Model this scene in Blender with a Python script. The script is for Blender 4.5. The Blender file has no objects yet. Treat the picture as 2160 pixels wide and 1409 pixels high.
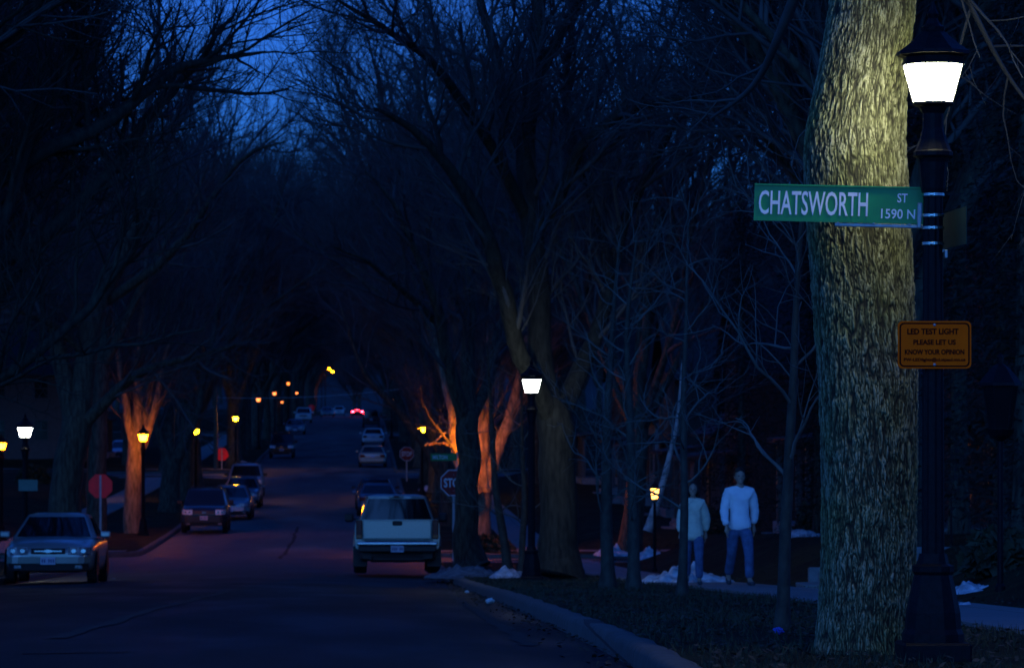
import bpy, bmesh, math, random
import numpy as np
from mathutils import Vector, Matrix, noise as mnoise

SC = bpy.context.scene
COL = SC.collection
PI = math.pi
F = 8000.0          # focal length in photo pixels (photo is 2160 px wide)
CZ = 1.6            # camera height above the near road level used as z = 0
VX, VY = 772.0, 909.0


def P(px, py, Y):
    return Vector(((px - VX) * Y / F, Y, CZ + (VY - py) * Y / F))


def PX(px, Y):
    return (px - VX) * Y / F


# ------------------------------------------------------------------ road profile
_py = [-80, 0, 24, 45, 71, 87, 110, 125, 145, 180, 205, 250, 267, 350, 400, 530, 640, 740, 900, 1100, 1500, 3000]
_pz = [-1.3, -1.37, -1.53, -2.12, -2.95, -3.4, -3.9, -4.08, -3.97, -3.6, -3.2, -2.4, -1.97, -.39, .75, 1.9, 2.5, 2.75, 9.0, 24.0, 40.0, 40.0]
_gy = np.arange(-100, 3001, 1.0)
_gz = np.interp(_gy, _py, _pz)
_k = np.hanning(23); _k /= _k.sum()
_gz = np.convolve(np.pad(_gz, 11, mode='edge'), _k, mode='valid') + CZ


def road_z(Y):
    return np.interp(Y, _gy, _gz)


def rz_(Y):
    return float(np.interp(Y, _gy, _gz))


CURB_R, CURB_L = 1.8, -7.3
CROSS = [(109.5, 119.5), (226.0, 236.0), (342.0, 352.0), (458.0, 468.0), (574.0, 584.0)]
BLOCKS = [(13.0, 109.5), (119.5, 226.0), (236.0, 342.0), (352.0, 458.0), (468.0, 574.0), (584.0, 765.0)]


def sstep(a, b, x):
    t = np.clip((np.asarray(x, float) - a) / (b - a), 0, 1)
    return t * t * (3 - 2 * t)


def lawn_z(X, Y):
    X = np.asarray(X, float); Y = np.asarray(Y, float)
    rise = .85 * sstep(6.7, 9.6, X) * (1 - .4 * sstep(100, 125, Y)) + .5 * sstep(-13.2, -16, X)
    dc = np.min([np.abs(Y - (a + b) / 2) - (b - a) / 2 for a, b in CROSS + [(-5.0, 13.0)]], axis=0)
    rise = rise * sstep(4.6, 8.5, dc)
    bump = .02 * np.sin(X * 2.1 + Y * .6) * np.sin(Y * 1.3 + .7 * X) + .03 * np.sin(.37 * Y + 1.1 * X)
    onlawn = np.where((X > 4.8) & (X < 6.5) | (X < -11.1) & (X > -12.9), 0, 1)
    edge = sstep(1.95, 2.6, X) + sstep(-7.5, -8.1, X)
    return road_z(Y) + .15 + rise + bump * .8 * edge * onlawn


def lz(X, Y):
    return float(lawn_z(X, Y))


# ------------------------------------------------------------------ object helpers
def tag(o, label=None, cat=None, group=None, kind=None):
    if label: o['label'] = label
    if cat: o['category'] = cat
    if group: o['group'] = group
    if kind: o['kind'] = kind
    return o


def empty(name, loc, rz=0.0, label=None, cat=None, group=None):
    o = bpy.data.objects.new(name, None)
    COL.objects.link(o)
    o.location = loc
    o.rotation_euler = (0, 0, rz)
    o.empty_display_size = .2
    return tag(o, label, cat, group)


def link(name, me, mats, parent=None, smooth=False):
    o = bpy.data.objects.new(name, me)
    COL.objects.link(o)
    if not isinstance(mats, (list, tuple)):
        mats = [mats]
    for m in mats:
        me.materials.append(m)
    if parent is not None:
        o.parent = parent
    if smooth:
        me.polygons.foreach_set('use_smooth', [True] * len(me.polygons))
    return o


def obj(name, bm, mats, parent=None, smooth=False, recalc=True):
    if recalc:
        bmesh.ops.recalc_face_normals(bm, faces=bm.faces)
    me = bpy.data.meshes.new(name)
    bm.to_mesh(me)
    bm.free()
    return link(name, me, mats, parent, smooth)


def copy_tree(o, parent=None):
    c = o.copy()
    COL.objects.link(c)
    if parent is not None:
        c.parent = parent
    for ch in list(o.children):
        copy_tree(ch, c)
    return c


def BM():
    return bmesh.new()


def box(bm, c, s, rot=None, bevel=0.0, seg=1):
    M = Matrix.Translation(Vector(c))
    if rot is not None:
        M = M @ rot
    M = M @ Matrix.Diagonal((s[0], s[1], s[2], 1))
    r = bmesh.ops.create_cube(bm, size=1.0, matrix=M)
    if bevel > 0:
        es = list({e for v in r['verts'] for e in v.link_edges})
        bmesh.ops.bevel(bm, geom=es, offset=bevel, segments=seg, affect='EDGES', profile=.5)


def rotz(a): return Matrix.Rotation(a, 4, 'Z')
def rotx(a): return Matrix.Rotation(a, 4, 'X')
def roty(a): return Matrix.Rotation(a, 4, 'Y')


def lathe(bm, prof, n=16, c=(0, 0, 0), phase=0.0, cap=True):
    """prof: list of (r, z)"""
    rings = []
    for r, z in prof:
        rings.append([bm.verts.new((c[0] + r * math.cos(phase + 2 * PI * i / n), c[1] + r * math.sin(phase + 2 * PI * i / n), c[2] + z)) for i in range(n)])
    for a, b in zip(rings[:-1], rings[1:]):
        for i in range(n):
            bm.faces.new((a[i], a[(i + 1) % n], b[(i + 1) % n], b[i]))
    if cap:
        if prof[0][0] > 1e-4: bm.faces.new(rings[0][::-1])
        if prof[-1][0] > 1e-4: bm.faces.new(rings[-1])


def tube(bm, pts, r, n=8):
    pts = [Vector(p) for p in pts]
    rr = r if isinstance(r, (list, tuple)) else [r] * len(pts)
    rings = []
    for i, p in enumerate(pts):
        t = (pts[min(i + 1, len(pts) - 1)] - pts[max(i - 1, 0)]).normalized()
        ref = Vector((0, 0, 1)) if abs(t.z) < .9 else Vector((1, 0, 0))
        u = t.cross(ref).normalized(); v = t.cross(u)
        rings.append([bm.verts.new(p + rr[i] * (math.cos(2 * PI * k / n) * u + math.sin(2 * PI * k / n) * v)) for k in range(n)])
    for a, b in zip(rings[:-1], rings[1:]):
        for k in range(n):
            bm.faces.new((a[k], a[(k + 1) % n], b[(k + 1) % n], b[k]))
    bm.faces.new(rings[0][::-1]); bm.faces.new(rings[-1])


def prism(bm, poly, y0, y1):
    """polygon in x,z extruded along y"""
    a = [bm.verts.new((x, y0, z)) for x, z in poly]
    b = [bm.verts.new((x, y1, z)) for x, z in poly]
    n = len(poly)
    bm.faces.new(a); bm.faces.new(b[::-1])
    for i in range(n):
        bm.faces.new((a[i], b[i], b[(i + 1) % n], a[(i + 1) % n]))


def rrect(w, h, r, n=4, cx=0, cz=0):
    out = []
    for sx, sz, a0 in ((1, 1, 0), (-1, 1, 90), (-1, -1, 180), (1, -1, 270)):
        for i in range(n + 1):
            a = math.radians(a0 + 90 * i / n)
            out.append((cx + sx * (w / 2 - r) + r * math.cos(a), cz + sz * (h / 2 - r) + r * math.sin(a)))
    return out


def grid_mesh(name, X, Y, Z, mats, smooth=True):
    """X,Y,Z arrays (n,m)"""
    n, m = X.shape
    v = np.stack([X, Y, Z], -1).reshape(-1, 3)
    i = np.arange(n * m).reshape(n, m)
    q = np.stack([i[:-1, :-1], i[1:, :-1], i[1:, 1:], i[:-1, 1:]], -1).reshape(-1, 4)
    return raw_mesh(name, v, q, mats, smooth)


def raw_me(name, v, q, smooth=True):
    me = bpy.data.meshes.new(name)
    v = np.asarray(v, np.float32); q = np.asarray(q, np.int32)
    k = q.shape[1]
    me.vertices.add(len(v)); me.vertices.foreach_set('co', v.ravel())
    me.loops.add(q.size); me.loops.foreach_set('vertex_index', q.ravel())
    me.polygons.add(len(q))
    me.polygons.foreach_set('loop_start', np.arange(0, q.size, k, dtype=np.int32))
    me.polygons.foreach_set('use_smooth', np.full(len(q), smooth))
    me.update(calc_edges=True)
    return me


def raw_mesh(name, v, q, mats, smooth=True, parent=None):
    return link(name, raw_me(name, v, q, smooth), mats, parent)


def text_me(s, w, h, depth=.004, bold=0.0):
    """text mesh in local x (right), z (up), facing -y, scaled to width w, cap height h, centred"""
    cu = bpy.data.curves.new('lettering', 'FONT')
    cu.body = s
    cu.size = 1.0
    cu.extrude = .02
    cu.offset = bold
    cu.resolution_u = 3
    o = bpy.data.objects.new('lettering_tmp', cu)
    COL.objects.link(o)
    dg = bpy.context.evaluated_depsgraph_get()
    me = bpy.data.meshes.new_from_object(o.evaluated_get(dg))
    COL.objects.unlink(o)
    bpy.data.objects.remove(o)
    n = len(me.vertices)
    co = np.empty(n * 3, np.float32); me.vertices.foreach_get('co', co); co = co.reshape(-1, 3)
    x0, x1 = co[:, 0].min(), co[:, 0].max(); y0, y1 = co[:, 1].min(), co[:, 1].max()
    out = np.empty_like(co)
    out[:, 0] = ((co[:, 0] - (x0 + x1) / 2) / (x1 - x0)) * w
    out[:, 2] = ((co[:, 1] - (y0 + y1) / 2) / (y1 - y0)) * h
    out[:, 1] = -co[:, 2] / .04 * depth
    me.vertices.foreach_set('co', out.ravel())
    me.update()
    return me


def lettering(s, w, h, loc, mat, parent, rot=(0, 0, 0), name='lettering', bold=.012):
    o = link(name, text_me(s, w, h, bold=bold), mat, parent)
    o.location = loc
    o.rotation_euler = rot
    return o


# ------------------------------------------------------------------ materials
def new_mat(name):
    m = bpy.data.materials.new(name)
    m.use_nodes = True
    nt = m.node_tree
    return m, nt, nt.nodes['Principled BSDF']


def mat(name, col, rough=.6, var=.25, scale=6.0, metal=0.0, bump=0.0, bscale=None, spec=.5, coat=0.0, detail=4, emit=None, stretch=None, col2=None):
    m, nt, b = new_mat(name)
    b.inputs['Roughness'].default_value = rough
    b.inputs['Metallic'].default_value = metal
    b.inputs['Specular IOR Level'].default_value = spec
    b.inputs['Coat Weight'].default_value = coat
    b.inputs['Coat Roughness'].default_value = .04
    tc = nt.nodes.new('ShaderNodeTexCoord')
    mp = nt.nodes.new('ShaderNodeMapping')
    nt.links.new(tc.outputs['Object'], mp.inputs['Vector'])
    if stretch: mp.inputs['Scale'].default_value = stretch
    nz = nt.nodes.new('ShaderNodeTexNoise')
    nz.inputs['Scale'].default_value = scale
    nz.inputs['Detail'].default_value = detail
    nt.links.new(mp.outputs[0], nz.inputs['Vector'])
    cr = nt.nodes.new('ShaderNodeValToRGB')
    c2 = col2 if col2 else tuple(min(1, c * (1 + var)) for c in col)
    c1 = tuple(c * (1 - var) for c in col)
    cr.color_ramp.elements[0].position = .3
    cr.color_ramp.elements[1].position = .7
    cr.color_ramp.elements[0].color = (*c1, 1)
    cr.color_ramp.elements[1].color = (*c2, 1)
    nt.links.new(nz.outputs['Fac'], cr.inputs['Fac'])
    nt.links.new(cr.outputs['Color'], b.inputs['Base Color'])
    if bump > 0:
        n2 = nt.nodes.new('ShaderNodeTexNoise')
        n2.inputs['Scale'].default_value = bscale or scale * 3
        n2.inputs['Detail'].default_value = 6
        nt.links.new(mp.outputs[0], n2.inputs['Vector'])
        bp = nt.nodes.new('ShaderNodeBump')
        bp.inputs['Strength'].default_value = min(1, bump)
        bp.inputs['Distance'].default_value = .02
        nt.links.new(n2.outputs['Fac'], bp.inputs['Height'])
        nt.links.new(bp.outputs['Normal'], b.inputs['Normal'])
    if emit:
        b.inputs['Emission Color'].default_value = (*emit[:3], 1)
        b.inputs['Emission Strength'].default_value = emit[3]
    return m


def mat_asphalt():
    m, nt, b = new_mat('asphalt')
    tc = nt.nodes.new('ShaderNodeTexCoord')
    mp = nt.nodes.new('ShaderNodeMapping'); mp.inputs['Scale'].default_value = (1.0, .22, 1)
    nt.links.new(tc.outputs['Object'], mp.inputs['Vector'])
    big = nt.nodes.new('ShaderNodeTexNoise'); big.inputs['Scale'].default_value = .7; big.inputs['Detail'].default_value = 5
    nt.links.new(mp.outputs[0], big.inputs['Vector'])
    fine = nt.nodes.new('ShaderNodeTexNoise'); fine.inputs['Scale'].default_value = 55; fine.inputs['Detail'].default_value = 3
    nt.links.new(tc.outputs['Object'], fine.inputs['Vector'])
    r1 = nt.nodes.new('ShaderNodeValToRGB')
    r1.color_ramp.elements[0].position = .32; r1.color_ramp.elements[0].color = (.008, .008, .009, 1)
    r1.color_ramp.elements[1].position = .72; r1.color_ramp.elements[1].color = (.03, .03, .03, 1)
    nt.links.new(big.outputs['Fac'], r1.inputs['Fac'])
    r2 = nt.nodes.new('ShaderNodeValToRGB')
    r2.color_ramp.elements[0].position = .35; r2.color_ramp.elements[0].color = (.25, .25, .25, 1)
    r2.color_ramp.elements[1].position = .7; r2.color_ramp.elements[1].color = (1.9, 1.9, 1.9, 1)
    nt.links.new(fine.outputs['Fac'], r2.inputs['Fac'])
    mx = nt.nodes.new('ShaderNodeMix'); mx.data_type = 'RGBA'; mx.blend_type = 'MULTIPLY'; mx.inputs['Factor'].default_value = 1
    nt.links.new(r1.outputs[0], mx.inputs['A']); nt.links.new(r2.outputs[0], mx.inputs['B'])
    # cracks
    vo = nt.nodes.new('ShaderNodeTexVoronoi'); vo.feature = 'DISTANCE_TO_EDGE'; vo.inputs['Scale'].default_value = .35
    wp = nt.nodes.new('ShaderNodeMix'); wp.data_type = 'VECTOR'; wp.inputs['Factor'].default_value = .25
    nt.links.new(tc.outputs['Object'], wp.inputs['A']); nt.links.new(big.outputs['Color'], wp.inputs['B'])
    nt.links.new(wp.outputs['Result'], vo.inputs['Vector'])
    lt = nt.nodes.new('ShaderNodeMath'); lt.operation = 'LESS_THAN'; lt.inputs[1].default_value = .012
    nt.links.new(vo.outputs['Distance'], lt.inputs[0])
    m2 = nt.nodes.new('ShaderNodeMix'); m2.data_type = 'RGBA'
    nt.links.new(lt.outputs[0], m2.inputs['Factor'])
    nt.links.new(mx.outputs['Result'], m2.inputs['A']); m2.inputs['B'].default_value = (.018, .018, .02, 1)
    # asphalt colour brightened up the street, standing in for lamp and sky light
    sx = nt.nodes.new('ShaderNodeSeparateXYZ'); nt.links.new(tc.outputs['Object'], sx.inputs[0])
    far_lit = nt.nodes.new('ShaderNodeMapRange'); far_lit.inputs['From Min'].default_value = 72; far_lit.inputs['From Max'].default_value = 130
    far_lit.inputs['To Min'].default_value = .68; far_lit.inputs['To Max'].default_value = 6.0
    nt.links.new(sx.outputs[1], far_lit.inputs['Value'])
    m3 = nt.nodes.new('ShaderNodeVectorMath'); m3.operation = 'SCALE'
    nt.links.new(m2.outputs['Result'], m3.inputs[0]); nt.links.new(far_lit.outputs[0], m3.inputs['Scale'])
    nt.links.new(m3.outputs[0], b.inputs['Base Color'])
    rr = nt.nodes.new('ShaderNodeMapRange'); rr.inputs['From Min'].default_value = .35; rr.inputs['From Max'].default_value = .65
    rr.inputs['To Min'].default_value = .56; rr.inputs['To Max'].default_value = .8
    nt.links.new(big.outputs['Fac'], rr.inputs['Value']); nt.links.new(rr.outputs[0], b.inputs['Roughness'])
    b.inputs['Specular IOR Level'].default_value = .16
    bp = nt.nodes.new('ShaderNodeBump'); bp.inputs['Strength'].default_value = .55; bp.inputs['Distance'].default_value = .012
    nt.links.new(fine.outputs['Fac'], bp.inputs['Height']); nt.links.new(bp.outputs['Normal'], b.inputs['Normal'])
    return m


def mat_lawn():
    m, nt, b = new_mat('dormant_grass')
    tc = nt.nodes.new('ShaderNodeTexCoord')
    n1 = nt.nodes.new('ShaderNodeTexNoise'); n1.inputs['Scale'].default_value = .8; n1.inputs['Detail'].default_value = 8
    n1.inputs['Roughness'].default_value = .7
    nt.links.new(tc.outputs['Object'], n1.inputs['Vector'])
    r = nt.nodes.new('ShaderNodeValToRGB')
    r.color_ramp.elements[0].position = .34; r.color_ramp.elements[0].color = (.012, .011, .007, 1)
    r.color_ramp.elements[1].position = .68; r.color_ramp.elements[1].color = (.045, .052, .022, 1)
    e = r.color_ramp.elements.new(.5); e.color = (.026, .026, .012, 1)
    nt.links.new(n1.outputs['Fac'], r.inputs['Fac'])
    nt.links.new(r.outputs[0], b.inputs['Base Color'])
    b.inputs['Roughness'].default_value = .9; b.inputs['Specular IOR Level'].default_value = .1
    n2 = nt.nodes.new('ShaderNodeTexNoise'); n2.inputs['Scale'].default_value = 30; n2.inputs['Detail'].default_value = 6
    nt.links.new(tc.outputs['Object'], n2.inputs['Vector'])
    bp = nt.nodes.new('ShaderNodeBump'); bp.inputs['Strength'].default_value = 1; bp.inputs['Distance'].default_value = .06
    nt.links.new(n2.outputs['Fac'], bp.inputs['Height']); nt.links.new(bp.outputs['Normal'], b.inputs['Normal'])
    return m


def mat_bricks(name, c1, c2, cm, sx, sz, mortar=.02, offset=.5, vec='Object', swap=True, bump=.3, rough=.8, nz=5, nf=.15):
    """siding, shingles, paving: courses from a Brick texture"""
    m, nt, b = new_mat(name)
    tc = nt.nodes.new('ShaderNodeTexCoord')
    mp = nt.nodes.new('ShaderNodeMapping')
    nt.links.new(tc.outputs[vec], mp.inputs['Vector'])
    src = mp.outputs[0]
    if swap:
        sp = nt.nodes.new('ShaderNodeSeparateXYZ'); cb = nt.nodes.new('ShaderNodeCombineXYZ'); ad = nt.nodes.new('ShaderNodeMath')
        nt.links.new(src, sp.inputs[0]); nt.links.new(sp.outputs[0], ad.inputs[0]); nt.links.new(sp.outputs[1], ad.inputs[1])
        nt.links.new(ad.outputs[0], cb.inputs[0]); nt.links.new(sp.outputs[2], cb.inputs[1])
        src = cb.outputs[0]
    br = nt.nodes.new('ShaderNodeTexBrick')
    br.offset = offset
    br.inputs['Color1'].default_value = (*c1, 1); br.inputs['Color2'].default_value = (*c2, 1); br.inputs['Mortar'].default_value = (*cm, 1)
    br.inputs['Scale'].default_value = 1; br.inputs['Brick Width'].default_value = sx; br.inputs['Row Height'].default_value = sz
    br.inputs['Mortar Size'].default_value = mortar
    nt.links.new(src, br.inputs['Vector'])
    nsc = nz
    nz = nt.nodes.new('ShaderNodeTexNoise'); nz.inputs['Scale'].default_value = nsc; nz.inputs['Detail'].default_value = 6
    nt.links.new(tc.outputs[vec], nz.inputs['Vector'])
    mx = nt.nodes.new('ShaderNodeMix'); mx.data_type = 'RGBA'; mx.blend_type = 'OVERLAY'; mx.inputs['Factor'].default_value = nf
    nt.links.new(br.outputs['Color'], mx.inputs['A']); nt.links.new(nz.outputs['Fac'], mx.inputs['B'])
    nt.links.new(mx.outputs['Result'], b.inputs['Base Color'])
    b.inputs['Roughness'].default_value = rough
    bp = nt.nodes.new('ShaderNodeBump'); bp.inputs['Strength'].default_value = bump; bp.inputs['Distance'].default_value = .01; bp.invert = True
    nt.links.new(br.outputs['Fac'], bp.inputs['Height']); nt.links.new(bp.outputs['Normal'], b.inputs['Normal'])
    return m


def mat_emit(name, col, strength):
    m, nt, b = new_mat(name)
    b.inputs['Base Color'].default_value = (.8, .8, .8, 1)
    b.inputs['Emission Color'].default_value = (*col, 1)
    b.inputs['Emission Strength'].default_value = strength
    # slightly uneven lens: noise keeps the panel from being one flat value
    tc = nt.nodes.new('ShaderNodeTexCoord'); nz = nt.nodes.new('ShaderNodeTexNoise'); nz.inputs['Scale'].default_value = 9
    nt.links.new(tc.outputs['Object'], nz.inputs['Vector'])
    mr = nt.nodes.new('ShaderNodeMapRange'); mr.inputs['To Min'].default_value = strength * .75; mr.inputs['To Max'].default_value = strength * 1.25
    nt.links.new(nz.outputs['Fac'], mr.inputs['Value']); nt.links.new(mr.outputs[0], b.inputs['Emission Strength'])
    return m


def mat_hero_bark():
    m, nt, b = new_mat('furrowed_ash_bark')
    at = nt.nodes.new('ShaderNodeAttribute'); at.attribute_name = 'ridge'
    tc = nt.nodes.new('ShaderNodeTexCoord')
    r = nt.nodes.new('ShaderNodeValToRGB')
    r.color_ramp.elements[0].position = .12; r.color_ramp.elements[0].color = (.014, .013, .008, 1)
    r.color_ramp.elements[1].position = .93; r.color_ramp.elements[1].color = (.31, .305, .22, 1)
    e = r.color_ramp.elements.new(.45); e.color = (.085, .086, .046, 1)
    nz = nt.nodes.new('ShaderNodeTexNoise'); nz.inputs['Scale'].default_value = 28; nz.inputs['Detail'].default_value = 8
    mp = nt.nodes.new('ShaderNodeMapping'); mp.inputs['Scale'].default_value = (1, 1, .3)
    nt.links.new(tc.outputs['Object'], mp.inputs['Vector']); nt.links.new(mp.outputs[0], nz.inputs['Vector'])
    ad = nt.nodes.new('ShaderNodeMath'); ad.operation = 'MULTIPLY_ADD'; ad.inputs[1].default_value = .55
    sb = nt.nodes.new('ShaderNodeMath'); sb.operation = 'SUBTRACT'; sb.inputs[1].default_value = .27
    nt.links.new(nz.outputs['Fac'], ad.inputs[0]); nt.links.new(at.outputs['Fac'], sb.inputs[0]); nt.links.new(sb.outputs[0], ad.inputs[2])
    nt.links.new(ad.outputs[0], r.inputs['Fac'])
    # green algae film in broad patches
    n2 = nt.nodes.new('ShaderNodeTexNoise'); n2.inputs['Scale'].default_value = 2.2; n2.inputs['Detail'].default_value = 5
    nt.links.new(tc.outputs['Object'], n2.inputs['Vector'])
    r2 = nt.nodes.new('ShaderNodeValToRGB')
    r2.color_ramp.elements[0].position = .42; r2.color_ramp.elements[0].color = (.1, .1, .1, 1)
    r2.color_ramp.elements[1].position = .68; r2.color_ramp.elements[1].color = (.75, .75, .75, 1)
    nt.links.new(n2.outputs['Fac'], r2.inputs['Fac'])
    mx = nt.nodes.new('ShaderNodeMix'); mx.data_type = 'RGBA'; mx.blend_type = 'MULTIPLY'
    nt.links.new(r2.outputs[0], mx.inputs['Factor']); nt.links.new(r.outputs[0], mx.inputs['A']); mx.inputs['B'].default_value = (.85, .88, .36, 1)
    nt.links.new(mx.outputs['Result'], b.inputs['Base Color'])
    b.inputs['Roughness'].default_value = .75; b.inputs['Specular IOR Level'].default_value = .35
    bp = nt.nodes.new('ShaderNodeBump'); bp.inputs['Strength'].default_value = .7; bp.inputs['Distance'].default_value = .012
    nt.links.new(nz.outputs['Fac'], bp.inputs['Height']); nt.links.new(bp.outputs['Normal'], b.inputs['Normal'])
    return m


M = {}
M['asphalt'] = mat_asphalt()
M['tar'] = mat('crack_sealant', (.005, .005, .005), .95, .3, 9)
M['lawn'] = mat_lawn()
M['walk'] = mat_bricks('sidewalk_concrete', (.2, .2, .195), (.17, .17, .165), (.06, .06, .06), 1.5, 1.5, .012, 0.0, swap=False, bump=.2)
M['earth'] = mat('ground_earth', (.008, .008, .006), .95, .4, .4)
M['snow'] = mat('old_snow', (.5, .52, .55), .7, .5, 6, bump=.6, bscale=25, detail=8, col2=(.85, .87, .9))
M['dirty_snow'] = mat('dirty_snow', (.16, .16, .165), .8, .6, 5, bump=.8, bscale=22, detail=8)
M['leaf'] = mat('dead_leaf', (.05, .034, .02), .85, .6, 3)
M['grass'] = mat('grass_blade', (.035, .04, .018), .8, .5, 2)
M['hero_bark'] = mat_hero_bark()
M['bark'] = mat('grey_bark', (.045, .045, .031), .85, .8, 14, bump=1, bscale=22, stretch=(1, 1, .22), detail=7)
M['dimmed_bark'] = mat('dimmed_bark', (.022, .022, .015), .85, .8, 14, bump=1, bscale=22, stretch=(1, 1, .22), detail=7)  # bark darkened for trees that read as silhouettes, shade put into the colour
M['lit_bark'] = mat('lit_tree_bark', (.16, .14, .10), .85, .6, 12, bump=1, bscale=22, stretch=(1, 1, .22), detail=7)  # bark lightened for the two lamp-lit trees, light put into the colour
M['young_bark'] = mat('smooth_young_bark', (.035, .034, .026), .75, .5, 12, bump=.5, bscale=40, stretch=(1, 1, .6))
M['twig'] = mat('twig_bark', (.058, .062, .064), .8, .35, 3)
M['young_twig'] = mat('pale_twig_bark', (.095, .1, .09), .75, .4, 4)
M['birch'] = mat('birch_bark', (.5, .49, .46), .7, .5, 6)
M['iron'] = mat('black_cast_iron', (.006, .006, .009), .5, .4, 30, spec=.14, bump=.15)
M['galv'] = mat('galvanised_steel', (.38, .39, .4), .45, .25, 14, metal=.5)
M['green'] = mat('sign_green', (.01, .25, .055), .42, .12, 8)
M['white'] = mat('sign_white', (.85, .85, .85), .5, .06, 8)
M['red'] = mat('glowing_sign_red', (.5, .008, .012), .45, .12, 6, emit=(1, .0, .03, .028))  # faint glow added so the sign backs stay red under blue light
M['red_dark'] = mat('dark_sign_red', (.3, .006, .008), .5, .15, 6)  # darker copy of the sign red, without its added glow
M['orange'] = mat('glowing_sign_orange', (.8, .1, .0), .7, .1, 8, spec=.1, emit=(1, .16, .0, .02))  # slight emission added to hold the orange in blue dusk light
M['black'] = mat('sign_black', (.004, .004, .004), .8, .2, 8, spec=.05)
M['tyre'] = mat('tyre_rubber', (.012, .012, .012), .8, .3, 12)
M['rim'] = mat('alloy_rim', (.3, .3, .31), .35, .15, 10, metal=.8)
M['glass'] = mat('car_glass', (.006, .009, .012), .05, .3, 2, spec=.6)
M['house_glass'] = mat('window_glass', (.008, .009, .011), .08, .3, 2, spec=.6)
M['chrome'] = mat('chrome', (.55, .56, .58), .18, .1, 6, metal=1)
M['trim'] = mat('black_trim', (.012, .012, .013), .5, .2, 10)
M['headlamp_clear'] = mat('clear_headlamp_lens', (.6, .62, .66), .12, .4, 16, spec=.8)
M['headlamp'] = mat('headlamp_lens', (.2, .21, .23), .1, .7, 16, spec=.8)
M['tail'] = mat('tail_lamp_lens', (.1, .002, .003), .25, .3, 14, spec=.3)
M['tail_lit'] = mat_emit('tail_lamp_lit', (1, .015, .03), 110)
M['amber'] = mat('amber_lens', (.3, .07, .005), .25, .2, 10)
M['plate'] = mat('number_plate', (.45, .5, .62), .5, .1, 20)
M['plate_ink'] = mat('plate_ink', (.05, .07, .2), .5, .1, 20)
M['skin'] = mat('skin', (.4, .25, .18), .55, .15, 14)
M['shirt'] = mat('white_sweatshirt', (.88, .92, .97), .85, .08, 9, bump=.5, bscale=14)
M['cream'] = mat('cream_jacket', (.72, .72, .56), .85, .15, 9, bump=.5, bscale=14)
M['denim'] = mat('blue_denim', (.09, .13, .24), .85, .3, 12, bump=.4, bscale=30)
M['hair'] = mat('dark_hair', (.015, .011, .008), .6, .4, 30, stretch=(1, 1, .2))
M['shoe'] = mat('shoe_leather', (.05, .05, .06), .6, .3, 20)
M['paper'] = mat('crumpled_paper', (.7, .7, .68), .8, .1, 20)
M['blue_bit'] = mat('blue_wrapper', (.05, .1, .55), .5, .2, 20)
M['wood_pole'] = mat('weathered_pole', (.09, .07, .05), .9, .4, 6, stretch=(4, 4, .4))
M['cable'] = mat('cable', (.35, .36, .38), .5, .1, 2)
M['needle'] = mat('spruce_needle', (.005, .009, .006), .8, .5, 3)
M['shrub'] = mat('shrub_leaf', (.03, .04, .02), .8, .5, 3)
M['led'] = mat_emit('led_lens', (1, 1, .62), 92)
M['led_cool'] = mat_emit('led_lens_cool', (.95, 1, .8), 85)
M['sodium'] = mat_emit('sodium_lens', (1, .2, .0016), 260)
M['sodium_far'] = mat_emit('sodium_lens_weak', (1, .36, .0018), 300)
M['sodium_tiny'] = mat_emit('sodium_lens_distant', (1, .22, .03), 4.2)
M['sodium_near'] = mat_emit('sodium_lens_strong', (1, .2, .0016), 480)
M['sodium_dim'] = mat_emit('sodium_lens_far', (1, .21, .0025), 120)
M['yard_lamp'] = mat_emit('yard_lamp_lens', (1, .42, .06), 9)
for _n, _c in dict(white_siding=(.2, .21, .22), grey_siding=(.035, .037, .04), tan_siding=(.04, .036, .03), dark_siding=(.018, .017, .016)).items():
    M[_n] = mat_bricks(_n, _c, tuple(c * .93 for c in _c), tuple(c * .5 for c in _c), 6.0, .12, .012, .3, bump=.6)
M['curb'] = mat_bricks('kerb_concrete', (.09, .09, .086), (.07, .07, .068), (.02, .02, .02), 3.05, 7.0, .012, 0.0, bump=.5, rough=.85, nz=9, nf=.6)
M['stucco'] = mat('stucco', (.09, .088, .085), .9, .12, 4, bump=.6, bscale=60)
M['shingle'] = mat_bricks('roof_shingle', (.02, .019, .018), (.026, .024, .022), (.02, .02, .02), .3, .14, .01)
M['brickwork'] = mat_bricks('brickwork', (.16, .07, .05), (.2, .09, .065), (.2, .19, .17), .22, .075, .01)
M['wood_trim'] = mat('painted_trim', (.07, .07, .07), .6, .12, 8)
M['door_paint'] = mat('door_paint', (.1, .04, .03), .5, .2, 8)
M['concrete'] = mat('step_concrete', (.2, .2, .195), .85, .25, 5, bump=.4)


def paint(name, c, metal=.45, rough=.3):
    return mat(name, c, rough, .06, 40, metal=metal, coat=.6)
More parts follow.
